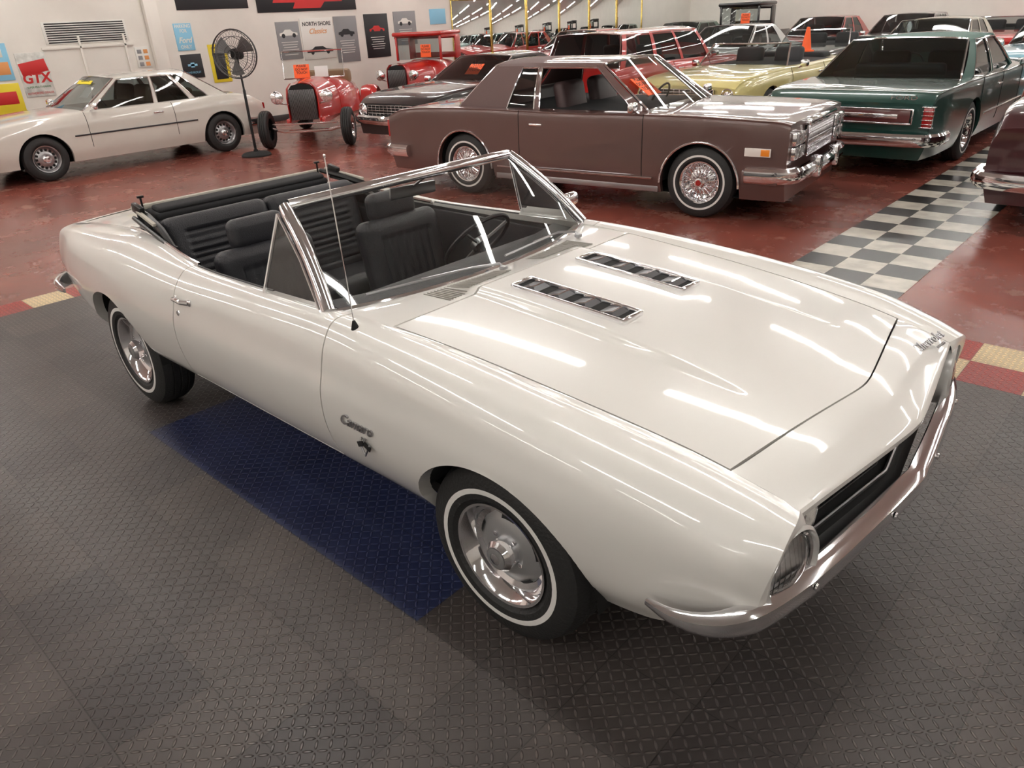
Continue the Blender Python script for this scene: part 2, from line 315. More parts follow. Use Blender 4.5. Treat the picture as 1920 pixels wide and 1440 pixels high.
for s in (1,-1):
    def hz(x): return float(hoodpt(np.array([x]),np.array([s*.19/.68]))[0,2])
    tilt=math.atan2(hz(.94)-hz(1.41),.47); T=TR((1.175,s*.192,hz(1.175)+.004),(0,tilt,-s*.012))
    sc=B()
    for yy in (-.054,.054): sc.add(*boxm(.50,.016,.022,.006),0,T@TR((0,yy,0)))
    for xx in (-.243,.243): sc.add(*boxm(.018,.12,.022,.006),0,T@TR((xx,0,0)))
    sc.add(*boxm(.48,.10,.006,.001),1,T@TR((0,0,-.006)))
    for k in range(4):
        xx=-.175+k*.115; sc.add([(xx-.045,-.046,-.003),(xx-.045,.046,-.003),(xx+.012,.03,.013),(xx+.012,-.03,.013),(xx+.03,.046,-.003),(xx+.03,-.046,-.003)],[(0,1,2,3),(3,2,4,5),(1,4,2),(0,3,5)],2,T)
        sc.add(*tubem([(xx-.045,-.046,.0),(xx+.012,-.03,.013),(xx+.012,.03,.013),(xx-.045,.046,.0)],.003,4),0,T)
    sc.obj('hood_louver',[CHROME,DARK,LOUV],hood,label='chrome hood louver vent',ang=30)
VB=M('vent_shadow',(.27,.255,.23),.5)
for s in (1,-1):
    cv=B()
    for k in range(24):
        y=.10+k*.0145; w_=y/.74; x0=.655-.155*w_**2.2+.035; x1=.79
        za=.942-.010*w_*w_; zb_=float(hoodpt(np.array([.80]),np.array([w_]))[0,2]); sl=math.atan2(za-zb_,.80-x0+.028)
        cv.add(*boxm(x1-x0,.005,.004,.001),0,TR(((x0+x1)/2,s*y,(za+zb_)/2+.0015),(0,sl,0)))
    cv.obj('cowl_vent',[VB],car,label='slotted cowl air vent')
def headc(w): return np.stack([.215-.085*w*w,w*.625,1.272-.022*w*w],1)
Wg=np.linspace(-1,1,31)
b0=basec(Wg); b0[:,2]+=.004; h0=headc(Wg)
G=np.array([b0*(1-t)+h0*t+np.array([.02*math.sin(pi*t),0,.008*math.sin(pi*t)]) for t in np.linspace(0,1,12)])
fr=B()
for s in (0,-1):
    P=[tuple(p+np.array([-.012,(-.018 if s==0 else .018),0])) for p in G[:,s]]; V,F=tubem(P,[.027]*11+[.024],12); fr.add(V,F)
V,F=tubem([tuple(p) for p in h0+np.array([-.01,0,.004])],.022,12); fr.add(V,F)
V,F=tubem([tuple(p) for p in b0+np.array([.004,0,.0])],.009,8); fr.add(V,F)
ws=fr.obj('windshield_frame',[CHROME],car,label='chrome windshield surround')
V,F=gridm(G); mk('windshield',V,F,[GLASS],ws)
ih=B(); P=[tuple(p) for p in h0+np.array([-.035,0,-.006])]; V,F=tubem(P,.02,8); ih.add(V,F); ih.obj('header_pad',[BLACKV],ws)
mr=B(); mr.add(*tubem([(.20,0,1.255),(.13,0,1.215)],.006,8)); mr.add(*boxm(.015,.24,.055,.01),0,TR((.12,.0,1.195),(0,.1,-.15))); mr.obj('rearview_mirror',[SATIN],ws)
for s in (1,-1):
    vw=B(); a=(.07,s*.775,.925); b_=(.10,s*.668,1.225); c_=(.46,s*.775,.935)
    mid=tuple((np.array(c_)+np.array(b_))/2+np.array([.015,0,.01]))
    vw.add(*tubem([a,b_],.008,8)); vw.add(*tubem([a,c_],.007,8)); vw.add(*tubem([c_,mid,b_],.006,8))
    vo=vw.obj('vent_window',[CHROME],car,label='chrome framed triangular vent window')
    mk('vent_glass',[a,c_,mid,b_],[(0,1,2,3)],[GLASS],vo)
rb('door_mirror',(.05,.10,.07),(.30,.90,1.0),CHROME,car,.025,seg=3)
for pv,e0,e1 in (((.72,-.07,.960),(.645,-.17,.975),(.535,-.62,.972)),((.66,.50,.952),(.60,.43,.975),(.665,-.0,.985))):
    w=B(); w.add(*tubem([pv,(pv[0]-.02,pv[1],pv[2]+.015),e0,tuple((np.array(e0)+np.array(e1))/2+np.array([0,0,.006]))],[.008,.006,.005,.003],6)); w.add(*tubem([tuple(np.array(e0)+(np.array(e0)-np.array(e1))*-.15),e1],.005,6)); w.add(*boxm(.03,.03,.02,.008),0,TR(pv)); w.obj('windshield_wiper',[SATIN],car)
an=B(); an.add(*tubem([(.70,-.80,.925),(.70,-.80,.945),(.698,-.80,.965)],[.017,.012,.005],12),1); an.add(*tubem([(.698,-.80,.96),(.66,-.79,1.50)],.0022,6)); an.add(*boxm(.008,.008,.012,.003),0,TR((.66,-.79,1.505))); an.obj('antenna',[CHROME,DARK],car,label='thin chrome radio antenna')
# interior
tb=B(); x0,x1,yy,z0,z1=-1.50,.64,.705,.36,.905; y2=.62
for s in (1,-1):
    tb.add([(-1.15,s*yy,z0),(x1,s*yy,z0),(x1,s*yy,z1),(-1.15,s*yy,z1)],[(0,1,2,3)]); tb.add([(x0,s*y2,z0),(-1.15,s*yy,z0),(-1.15,s*yy,z1),(x0,s*y2,z1)],[(0,1,2,3)])
tb.add([(x0,-yy,z0),(x1,-yy,z0),(x1,yy,z0),(x0,yy,z0)],[(0,1,2,3)])
tb.add([(x0,-y2,z0),(x0,y2,z0),(x0,y2,z1+.01),(x0,-y2,z1+.01)],[(0,1,2,3)]); tb.add([(x1,-yy,z0),(x1,yy,z0),(x1,yy,z1),(x1,-yy,z1)],[(0,1,2,3)])
tb.obj('interior_tub',[BLACKT],car,smooth=False)
pf=[(.65,.915),(.48,.928),(.38,.915),(.34,.885),(.35,.85),(.39,.82),(.36,.70),(.40,.62),(.62,.60)]
V=[(x-.14*abs(y/.74)**2.2*(x>.43),y,z) for y in np.linspace(-.69,.69,9) for x,z in pf]
k=len(pf); F=[(i*k+q,(i+1)*k+q,(i+1)*k+(q+1)%k,i*k+(q+1)%k) for i in range(8) for q in range(k)]+[tuple(range(k)),tuple(8*k+q for q in range(k))]
mk('dashboard',V,F,[BLACKV],car)
rb('instrument_panel',(.03,.42,.12),(.345,.36,.80),SATIN,car,.01)
sw=B(); T=TR((.14,.36,.88),(0,-.85,0)); ring=[(.185*math.cos(a),.185*math.sin(a),0) for a in np.linspace(0,2*pi,40,endpoint=False)]
sw.add(*tubem(ring,.011,8,True),0,T)
for a in (0,2.2,-2.2): sw.add(*tubem([(0,0,-.02),(.18*math.cos(a+pi),.18*math.sin(a+pi),0)],.008,6),1,T)
sw.add(*lathem([(.045,-.03),(.045,0),(.02,.01),(0,.012)],20),1,T); sw.add(*tubem([(0,0,-.02),(0,0,-.22)],.025,10),0,T); sw.obj('steering_wheel',[BLACKV,SATIN],car)
def pillow(name,size,r,T,parent,mat=None,ribs=None,n=22):
    sx,sy,sz=[s/2 for s in size]; bm=bmesh.new(); bmesh.ops.create_cube(bm,size=2); bmesh.ops.subdivide_edges(bm,edges=list(bm.edges),cuts=n,use_grid_fill=True)
    for v in bm.verts:
        p=np.array(v.co); q=p*np.array([sx,sy,sz]); inn=np.clip(q,[-(sx-r),-(sy-r),-(sz-r)],[sx-r,sy-r,sz-r]); d=q-inn; L=np.linalg.norm(d)
        if L>1e-9: q=inn+d/L*min(r,L)
        q=q*(1+np.array([.05*(1-p[1]**2)*(1-p[2]**2),.0,.0]))
        if ribs:
            ax,cnt,mg,fa=ribs
            if p[fa]>.99:
                o=[i for i in range(3) if i!=fa]
                if all(abs(p[i])<mg for i in o): q[fa]-=.014*(1-abs(math.sin(p[ax]*cnt*pi/2)))**2+.004
        v.co=q
    V=[tuple(T@v.co) for v in bm.verts]; bm.verts.index_update(); F=[[v.index for v in f.verts] for f in bm.faces]; bm.free()
    return mk(name,V,F,[mat or BLACKV],parent,ang=60)
for y,xo in ((-.36,-.09),(.36,.06)):
    st=pillow('seat',(.50,.52,.16),.06,TR((-.20+xo,y,.50),(0,-.12,0)),car,ribs=(1,10,.62,2),n=40); st['label']='black vinyl bucket seat'
    pillow('backrest',(.13,.52,.54),.055,TR((-.49+xo,y,.67),(0,-.22,0)),st,ribs=(1,10,.62,0),n=40)
    pillow('headrest',(.10,.30,.15),.045,TR((-.575+xo,y,.985),(0,-.12,0)),st)
    hb=B(); hb.add(*tubem([(-.56+xo,y,.84),(-.575+xo,y,.96)],.008,6)); hb.obj('headrest_post',[CHROME],st)
    rb('seat_shell',(.42,.42,.10),(-.2+xo,y,.40),DARK,st,.03)
rs=pillow('rear_seat',(.48,1.16,.14),.06,TR((-.88,0,.50),(0,-.15,0)),car,n=30); rs['label']='black vinyl rear bench seat'
for y in (-.30,.30): pillow('rear_backrest',(.13,.60,.54),.05,TR((-1.15,y,.75),(0,-.25,0)),rs,ribs=(2,15,.70,0),n=48)
for s in (1,-1): pillow('side_trim',(.75,.09,.30),.03,TR((-.98,s*.655,.70)),car)
rb('center_console',(.75,.16,.20),(-.10,0,.46),BLACKV,car,.03)
ft=B()
for k,(x,z,h,wx,wy) in enumerate(((-1.38,.90,.06,.20,1.16),(-1.41,.955,.05,.17,1.14),(-1.42,1.00,.045,.14,1.10),(-1.40,1.03,.03,.09,1.06))):
    V,F=boxm(wx,wy,h,.018,3); ft.add(V,F,0,TR((x,0,z),(0,.05*k,0)))
ft.add(*boxm(.03,1.20,.03,.01),1,TR((-1.50,0,1.035))); ft.add(*boxm(.02,1.18,.11,.005),0,TR((-1.495,0,.965)))
fto=ft.obj('folded_top',[BLACKT,STITCH],car,label='folded black convertible top in its well')
IRON=M('black_iron',(.02,.02,.02),.35,.5)
for s in (1,-1):
    h=B(); h.add(*tubem([(-1.48,s*.59,1.04),(-1.30,s*.61,1.02),(-1.10,s*.64,.985),(-.95,s*.66,.92)],[.014,.018,.018,.012],8)); h.add(*tubem([(-1.44,s*.63,1.0),(-1.25,s*.655,.98),(-1.0,s*.675,.94)],.012,8))
    h.add(*boxm(.22,.03,.03,.006),0,TR((-1.15,s*.63,.94),(0,.3,0))); h.add(*boxm(.08,.05,.06,.01),0,TR((-.98,s*.665,.90))); h.add(*boxm(.34,.02,.018,.005),1,TR((-1.30,s*.635,1.03),(0,.12,s*.12))); h.add(*boxm(.10,.03,.05,.008),0,TR((-1.38,s*.62,1.05),(0,.2,0)))
    h.add(*tubem([(-1.47,s*.56,1.03),(-1.47,s*.56,1.10)],.006,6)); h.add(*boxm(.02,.035,.012,.004),0,TR((-1.47,s*.56,1.095))); h.obj('top_hinge',[IRON,STITCH],fto)
for s in (1,-1):
    E=side(np.linspace(-1.50,-.585,20),[0])[:,0]*np.array([1,s,1]); V,F=tubem([tuple(p+np.array([0,-s*.004,.004])) for p in E],.008,6); mk('belt_molding',V,F,[CHROME],car)
    E=side(np.linspace(-.57,.08,12),[0.02])[:,0]*np.array([1,s,1]); V,F=tubem([tuple(p) for p in E],.006,6); mk('window_sweep',V,F,[BLACKV],car)
for s in (1,-1):
    Rz=Matrix.Rotation(0 if s<0 else pi,4,'Z')
    Ts=Matrix.Translation((.79,s*.919,.64))@Rz@Matrix.Rotation(pi/2-.06,4,'X')
    text('script_emblem','Camaro',.055,Ts,SATIN,car,.003,.35,bold=.0005)
    e=B(); T=Matrix.Translation((.83,s*.919,.565))@Rz@Matrix.Rotation(pi/2,4,'X')
    e.add(*tubem([(-.03,.02,.004),(0,-.03,.004),(.03,.02,.004)],.004,6),0,T); e.add(*boxm(.035,.02,.005,.001),1,T@TR((-.018,.012,.005),(0,0,.4))); e.add(*boxm(.035,.02,.005,.001),1,T@TR((.018,.012,.005),(0,0,-.4)))
    eo=e.obj('flag_emblem',[SATIN,DARK],car); text('engine_number','327',.02,T@Matrix.Translation((0,.034,.004)),SATIN,eo,.002,.2)
Th=Matrix.Translation((2.165,.50,.803))@Matrix.Rotation(pi/2-.12,4,'Z')@Matrix.Rotation(.32,4,'X')
text('script_emblem','Chevrolet',.05,Th,SATIN,car,.003,.35,bold=.0004); text('script_emblem','CAMARO',.014,Th@Matrix.Translation((.03,-.035,0)),SATIN,car,.002)
# ================================================================= GENERIC CARS
def bgcar(name,label,loc,rz,p,group=None,cat='car'):
    e=thing(name,label,cat,loc,rz,group); w=p['w']; xr,xf=p['xr'],p['xf']; tp=np.array(p['top']); P=p['paint']; R=p.get('R',.33); af,ar=p['af'],p['ar']
    nx=p.get('nx',70); X=np.linspace(xr,xf,nx); zt=cr(tp[:,0],tp[:,1:],X)[:,0]; wf=np.array(p.get('wf',[(xr,.93),(xr+.5,.985),(0,1),(xf-.5,.985),(xf,.92)])); ww=w*cr(wf[:,0],wf[:,1:],X)[:,0]
    sh=p.get('shoulder',.90); c=p.get('crown',.03); rk=p.get('sill',.22); sq=p.get('sq',0)
    K=[]
    for i in range(nx):
        z=zt[i]; W_=ww[i]; m=max(z-.2,.45)
        if sq: K.append([(0,z+c),(.60*W_,z+.8*c),(.95*W_,z+.004),(.985*W_,z-.018),(.995*W_,z-.10),(W_,.5),(.985*W_,.36),(.94*W_,rk)])
        else: K.append([(0,z+c),(.5*W_,z+.75*c),(sh*W_,z),(.955*W_,z-.045),(.995*W_,z-.14),(W_,m-.05 if m>.55 else .5),(.99*W_,.40),(.93*W_,rk)])
    K=np.array(K); v=np.linspace(0,1,29); S=cr(np.linspace(0,1,8),K.transpose(1,0,2).reshape(8,-1),v).reshape(29,nx,2).transpose(1,0,2)
    full=np.concatenate([S[:,::-1]*np.array([-1,1]),S[:,1:]],1); NV=57; G=np.zeros((nx,NV,3)); G[:,:,0]=X[:,None]; G[:,:,1:]=full
    fb=p.get('bow',.05); yn=full[:,:,0]/w; G[:,:,0]+= (fb*(1-yn**2))*np.clip((X[:,None]-(xf-.5))/.5,0,1) - (fb*(1-yn**2))*np.clip(((xr+.5)-X[:,None])/.5,0,1)
    V,F=gridm(G); ra=R+p.get('ag',.055); V,F=arch_cut(V,F,[(af,R-.02,ra,ra,.6*w),(ar,R-.02,ra,ra*p.get('rskirt',1),.6*w)])
    g=p.get('roof'); mi=[]
    cab=(g['cb']+.12,g['ab']-.12) if g else p.get('cab')
    for f in F:
        cxx=sum(V[i][0] for i in f)/len(f); cy=sum(abs(V[i][1]) for i in f)/len(f); cz=sum(V[i][2] for i in f)/len(f)
        mi.append(1 if cab and cab[0]<cxx<cab[1] and cy<w*.80 and cz>.6 else 0)
    F+= [tuple(range(NV)),tuple((nx-1)*NV+j for j in range(NV))]; mi+=[0,0]
    F.append((0,NV-1,(nx-1)*NV+NV-1,(nx-1)*NV)); mi.append(2)
    mk('body',V,F,[P,p.get('inmat',BLACKT),DARK],e,midx=mi,ang=35)
    for cx in (af,ar):
        for s in (1,-1):
            A=np.linspace(.0,pi,16); V=[(cx+(ra+.003)*math.cos(a),s*y,R-.02+(ra+.003)*math.sin(a)) for a in A for y in (w*.93,w*.5)]; F=gf(16,2); V.append((cx,s*w*.5,.25)); F+=[(2*i+1,2*i+3,32) for i in range(15)]; mk('wheel_well',V,F,[DARK],e)
            wheel(e,cx,s*(w-.13),R,p.get('rim',.19),.2,p.get('wheel','cover'),p.get('ww',False))
    gm=p.get('glass',TGLASS)
    if g:
        zb=lambda x: float(cr(tp[:,0],tp[:,1:],np.array([x]))[0,0])
        wb,wr,zr=g.get('wb',.86)*w,g.get('wr',.66)*w,g['z']; ab,at,ct,cb=g['ab'],g['at'],g['ct'],g['cb']
        def S_(a,b,s,o=0):
            bx=ab+(cb-ab)*a; tx=at+(ct-at)*a; zz=zb(bx)-.01; bl=4*b*(1-b)*.02
            return (bx+(tx-bx)*b, s*(wb+(wr-wb)*b+bl+o), zz+(zr-.02-zz)*b)
        segs=g['segs']; rm=g.get('rmat',P); pil=B(); hw=[]
        for s in (1,-1):
            for (a0,a1,t) in segs:
                na=max(2,int((a1-a0)*20))
                if t=='p': V=[S_(a,b,s,.004) for a in np.linspace(a0,a1,na) for b in np.linspace(0,1,7)]; pil.add(V,gf(na,7),0)
                elif t=='v': V=[S_(a,b,s,.006) for a in np.linspace(a0,a1,na) for b in np.linspace(0,1,7)]; pil.add(V,gf(na,7),1)
                elif t=='g': V=[S_(a,b,s,-.004) for a in np.linspace(a0,a1,na) for b in np.linspace(0,1,7)]; hw.append((V,gf(na,7)))
                if t in 'go' and g.get('trim'):
                    L=[S_(a0,b,s,.006) for b in np.linspace(0,.96,6)]+[S_(a,.96,s,.006) for a in np.linspace(a0,a1,6)[1:]]+[S_(a1,b,s,.006) for b in np.linspace(.96,0,6)[1:]]+[S_(a,0.01,s,.006) for a in np.linspace(a1,a0,6)[1:-1]]
                    pil.add(*tubem(L,.009,5,True),2)
        nr=16; ny=17; V=[]
        sp=g.get('split',2)
        for i,a in enumerate(np.linspace(0,1,nr)):
            x=at+(ct-at)*a
            for yy in np.linspace(-1,1,ny):
                ay=abs(yy); V.append((x+(.06*(1-yy*yy))*(1 if a<.5 else -1)*abs(2*a-1)**3, yy*(wr+.012), zr-.015+.05*(1-ay**2.5)*(1-.25*abs(2*a-1)**3)-(.03 if ay>.999 else 0)))
        Fr=gf(nr,ny); pil.add(V,[f for k,f in enumerate(Fr) if (k//(ny-1))/(nr-1)<sp],0); pil.add(V,[f for k,f in enumerate(Fr) if (k//(ny-1))/(nr-1)>=sp],1)
        pil.obj('roof',[rm,g.get('vmat',rm),CHROME],e,ang=40)
        for V,F in hw: mk('side_window',V,F,[gm],e)
        def glassend(bx,tx,sg,nm):
            V=[]
            for t in np.linspace(0,1,8):
                for yy in np.linspace(-1,1,15):
                    bow=.12*(1-yy*yy)*sg*(1-.5*t); V.append((bx+(tx-bx)*t+bow,yy*((wb-.005)+(wr-.005-wb)*t),zb(bx)+(zr-.012-zb(bx))*t+(.03*(1-yy**2)*t)))
            o=mk(nm,V,gf(8,15),[gm],e)
            L=V[0:15]+[V[k*15+14] for k in range(1,8)]+V[7*15:8*15][::-1][1:]+[V[k*15] for k in range(6,0,-1)]; V2,F2=tubem(L,.013,5,True); mk('glass_trim',V2,F2,[CHROME],e)
        glassend(ab,at,1,'windshield'); glassend(cb,ct,-1,'rear_window')
        if p.get('seats',True):
            x=(ab+cb)/2+.05
            for s in (1,-1): rb('seat_back',(.14,.5,.5),(x,s*.36,zb(x)+.02),p.get('seatm',BLACKV),e,.06,(0,-.2,0),3)
            rb('rear_seat_back',(.16,1.1,.3),(cb+.55,0,zb(cb)),p.get('seatm',BLACKV),e,.06,(0,-.2,0),3)
            rg=[(.19*math.cos(a),.19*math.sin(a),0) for a in np.linspace(0,2*pi,24,endpoint=False)]; b=B(); b.add(*tubem(rg,.012,6,True),0,TR((ab-.45,.36,zb(ab)),(0,-1.1,0))); b.obj('steering_wheel',[BLACKV],e)
    elif p.get('cab'):
        a,b_=p['cab']; zz=float(cr(tp[:,0],tp[:,1:],np.array([b_]))[0,0]); V=[]
        for t in (0,.5,1):
            for yy in np.linspace(-1,1,13): V.append((b_+.12-.32*t+.1*(1-yy*yy),yy*w*(.84-.12*t),zz-.01+.34*t))
        mk('windshield',V,gf(3,13),[gm],e); L=V[0:13]+[V[25]]+V[26:39][::-1]+[V[13]]; V2,F2=tubem(L,.016,6,True); mk('windshield_frame',V2,F2,[CHROME],e)
        for s in (1,-1): rb('seat_back',(.14,.5,.45),((a+b_)/2,s*.36,zz+.02),p.get('seatm',BLACKV),e,.06,(0,-.2,0),3)
        rb('folded_top',(.4,1.3,.14),(a-.05,0,zz+.03),p.get('topm',BLACKT),e,.06,seg=3)
    bp=p.get('bump',('f','r')); PR2=[(-.02,-.07),(.03,-.07),(.055,-.04),(.06,0),(.055,.04),(.03,.065),(-.02,.065)]; bz=p.get('bz',.46); bm_=p.get('bmat',CHROME)
    if 'f' in bp:
        q=[(xf-.35,-w-.005,bz),(xf-.08,-w*.985,bz),(xf+.05,-w*.88,bz),(xf+.08+fb*.5,-.4*w,bz),(xf+.09+fb,0,bz)]; V,F=sweepm(smooth_path(q+[(x,-y,z) for x,y,z in q[-2::-1]],40),PR2); mk('front_bumper',V,F,[bm_],e)
    if 'r' in bp:
        q=[(xr+.35,w+.005,bz),(xr+.08,w*.985,bz),(xr-.05,w*.88,bz),(xr-.08-fb*.5,.4*w,bz),(xr-.09-fb,0,bz)]; V,F=sweepm(smooth_path(q+[(x,-y,z) for x,y,z in q[-2::-1]],40),PR2); mk('rear_bumper',V,F,[bm_],e)
    fz=p.get('fz',.66); st=p.get('front','round')
    gw=p.get('gw',.55)*w
    b=B(); b.add(*boxm(.05,2*gw,p.get('gh',.16),.01),1,TR((xf+fb*.7,0,fz)))
    for k in range(5): b.add(*boxm(.03,2*gw+.02,.008,.002),0,TR((xf+fb*.7+.025,0,fz-p.get('gh',.16)/2+k*p.get('gh',.16)/4)))
    for k in range(p.get('gv',12)): b.add(*boxm(.03,.006,p.get('gh',.16),.001),0,TR((xf+fb*.7+.022,-gw+2*gw*k/(p.get('gv',12)-1),fz)))
    b.obj('grille',[CHROME,DARK],e)
    for s in (1,-1):
        if st=='round':
            V,F=lathem([(.1,-.05),(.1,.02),(.085,.025),(.08,0),(0,.03)],24); mk('headlight',V,F,[CHROME],e,loc=(xf+.02,s*w*.76,fz),rot=(0,pi/2,0))
        else:
            b=B()
            for yy in (.66,.84):
                for zz in ((0,) if st=='rect' else (.062,-.062)): b.add(*boxm(.06,.145,.11,.01),0,TR((xf+.02+fb*.25,s*w*yy,fz+zz))); b.add(*boxm(.02,.12,.085,.005),1,TR((xf+.045+fb*.25,s*w*yy,fz+zz)))
            b.obj('headlight',[CHROME,M('headlight_glass',(.5,.5,.5),.1,.5,coat=1,bump=(60,.3))],e)
        rb('taillight',p.get('tl',(.04,.30,.10)),(xr-.015-fb*.3,s*w*p.get('tly',.72),p.get('tz',.66)),REDL,e,.01)
        mb=B(); mxx=(g['ab'] if g else p['cab'][1])-.12; mzz=p.get('mz',zt.max()+.03); mb.add(*boxm(.07,.14,.10,.03,3),0,TR((mxx,s*(w+.04),mzz))); mb.add(*tubem([(mxx+.03,s*(w-.08),mzz-.08),(mxx,s*(w+.02),mzz-.03)],.015,6)); mb.obj('door_mirror',[CHROME],e)
        xh=p.get('xh',-.35); rb('door_handle',(.16,.02,.025),(xh,s*(w+.004),zt[nx//2]-.13),CHROME,e,.006)
        for xg in p.get('gaps',(.75,-.5)):
            i=int((xg-xr)/(xf-xr)*(nx-1)); L=[(G[i,j,0],G[i,j,1]*1.0015,G[i,j,2]) for j in (range(37,53) if s>0 else range(4,20))]; V,F=tubem(L,.004,4); mk('door_gap',V,F,[DARK],e)
        if p.get('molding'):
            b=B(); mz=p['molding']; L=[]
            for x in np.linspace(ar+ra+.08,af-ra-.08,8): L.append((x,s*(w+.003),mz))
            b.add(*tubem(L,.012,6)); b.obj('side_molding',[p.get('mold',CHROME)],e)
    return e
Z0=-.01
BROWN=paint('brown_metallic',(.125,.070,.062),.2); VINYL=M('brown_vinyl_top',(.14,.085,.08),.6,bump=(150,.3))
cad=dict(w=.91,xr=-2.62,xf=2.24,af=1.43,ar=-1.43,R=.345,rim=.20,paint=BROWN,top=[(-2.62,.84),(-2.4,.92),(-1.9,.955),(-1.2,.965),(-.2,.95),(.8,.955),(1.4,.95),(2.0,.93),(2.2,.915),(2.24,.90)],
 wf=[(-2.62,.94),(-2.2,.985),(0,1),(1.9,.995),(2.24,.97)],sq=1,crown=.018,bow=.02,wheel='wire',ww=True,glass=GLASS,front='quad',fz=.71,gh=.27,gw=.46,gv=22,bz=.46,
 roof=dict(z=1.40,ab=.86,at=.25,ct=-1.10,cb=-1.55,wb=.87,wr=.70,trim=True,segs=[(0,.06,'p'),(.06,.54,'o'),(.54,.57,'p'),(.57,.72,'g'),(.72,1,'v')],vmat=VINYL,split=.6),seatm=M('brown_leather',(.06,.035,.035),.5),gaps=(.86,-.60),tl=(.04,.06,.20),tly=.9,tz=.70,xh=-.42,molding=.36,mz=1.02)
ang=math.atan2(.36,2.85); c0=(-2.315-.125*.80,4.30+.992*.80,Z0)
ce=bgcar('coupe_car','brown metallic 1980s luxury coupe with vinyl half roof and wire wheels',c0,ang,cad)
rb('grille_header',(.10,.90,.06),(2.26,0,.875),CHROME,ce,.02)
for s in (1,-1):
    b=B(); b.add(*boxm(.24,.012,.075,.005),0,TR((1.98,s*.908,.66))); b.add(*boxm(.08,.014,.06,.004),1,TR((2.05,s*.909,.66))); b.obj('side_marker_light',[M('clear_marker',(.8,.75,.7),.2,coat=1),AMBER],ce)
    rb('bumper_guard',(.10,.10,.20),(2.36,s*.32,.47),CHROME,ce,.02); rb('bumper_end_cap',(.34,.05,.13),(2.02,s*.915,.44),BROWN,ce,.02)
    for cx in (1.43,-1.43):
        V,F=tubem([(cx+.40*math.cos(a),s*.915,.325+.40*math.sin(a)) for a in np.linspace(0,pi,24)],.011,6); mk('wheel_arch_molding',V,F,[CHROME],ce)
    rb('rocker_molding',(2.0,.02,.06),(0,s*.865,.25),SATIN,ce,.005)
MW=paint('ivory_paint',(.70,.68,.62))
merc=dict(w=.895,xr=-2.22,xf=2.42,af=1.41,ar=-1.41,R=.315,rim=.19,paint=MW,top=[(-2.22,.74),(-2.0,.86),(-1.5,.92),(-.8,.90),(.3,.90),(.9,.89),(1.8,.82),(2.3,.74),(2.42,.66)],shoulder=.88,crown=.03,bow=.08,wheel='alloy',glass=TGLASS,fz=.62,gh=.18,bz=.44,
 roof=dict(z=1.31,ab=.72,at=.10,ct=-1.05,cb=-1.62,wb=.86,wr=.68,trim=True,segs=[(0,.05,'p'),(.05,.46,'g'),(.46,.49,'p'),(.49,.72,'g'),(.72,.76,'p'),(.76,.86,'g'),(.86,1,'p')]),inmat=M('tan_interior',(.12,.08,.05),.7),seatm=M('tan_leather',(.22,.15,.09),.5),gaps=(.80,-.55),molding=.58,mold=BLACKV,mz=.96)
me_=bgcar('coupe_car','ivory white 1970s two-door hardtop coupe parked along the wall',(-10.72,2.9,Z0),-pi/2,merc)
PAPER=M('white_paper',(.8,.8,.78),.7); YELS=M('yellow_sticker',(.85,.7,.03),.6); INK=M('black_ink',(.01,.01,.01),.6)
def card(parent,loc,th,w,h,mat,lines=None,ts=.05,name='notice_card',rz=pi/2,lab='orange notice card'):
    s=rb(name,(w,h,.004),loc,mat,parent,.001,rot=(th,0,rz),label=lab)
    if lines: text('notice_text',lines,ts,Matrix.Translation((0,ts*.5,.003)),INK,s,.0005,bold=.001)
card(me_,(.42,.30,1.12),.75,.30,.20,PAPER,None,lab='white paper notice'); card(me_,(.30,.0,1.25),.75,.55,.07,YELS,'CLEARANCE',.06,lab='yellow sticker strip')
for s in (1,-1): rb('side_marker_light',(.14,.03,.10),(2.32,s*.80,.62),AMBER,me_,.02)
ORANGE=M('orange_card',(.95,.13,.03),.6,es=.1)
PDT='PLEASE\nDO NOT\nTOUCH'
card(ce,(.62,-.42,1.17),.62,.30,.26,ORANGE,PDT,.07)
GREEN=paint('dark_green_metallic',(.014,.065,.052),.2); GV=M('green_vinyl_roof',(.06,.15,.125),.6,bump=(120,.3))
ford=dict(w=1.0,xr=-2.95,xf=2.75,af=1.6,ar=-1.45,R=.35,rim=.2,paint=GREEN,top=[(-2.95,.80),(-2.85,.90),(-2.2,.94),(-1.4,.95),(0,.93),(1.0,.94),(2.0,.92),(2.6,.88),(2.75,.80)],sq=1,crown=.02,bow=.04,wheel='cover',ww=True,glass=TGLASS,front='rect',bz=.44,
 roof=dict(z=1.37,ab=.85,at=.15,ct=-1.05,cb=-1.75,wb=.86,wr=.70,trim=True,rmat=GV,segs=[(0,.05,'p'),(.05,.42,'g'),(.42,.46,'p'),(.46,.80,'g'),(.80,1,'p')]),gaps=(.85,-.15,-1.15),tl=(.06,.10,.20),tly=.90,tz=.68,molding=.5)
fe=bgcar('sedan_car','dark green 1970s four-door sedan with green vinyl roof, seen from behind',(-.56,10.05,Z0),pi/2,ford)
rb('trunk_trim_panel',(.02,1.45,.13),(-3.0,0,.68),M('dark_red_panel',(.10,.02,.02),.3,coat=1),fe,.005); b=B()
for z in (.605,.755): b.add(*boxm(.02,1.5,.018,.003),0,TR((-3.01,0,z)))
b.add(*boxm(.02,1.2,.05,.003),0,TR((-3.012,0,.68)))
for s in (1,-1):
    b.add(*boxm(.02,.018,.16,.003),0,TR((-3.01,s*.75,.68)))
    for zz in (.575,.785): b.add(*boxm(.07,.13,.012,.003),0,TR((-2.985,s*.90,zz)))
    for k in range(4): b.add(*boxm(.075,.11,.006,.001),0,TR((-2.985,s*.90,.61+k*.045)))
b.obj('trunk_trim_frame',[CHROME],fe)
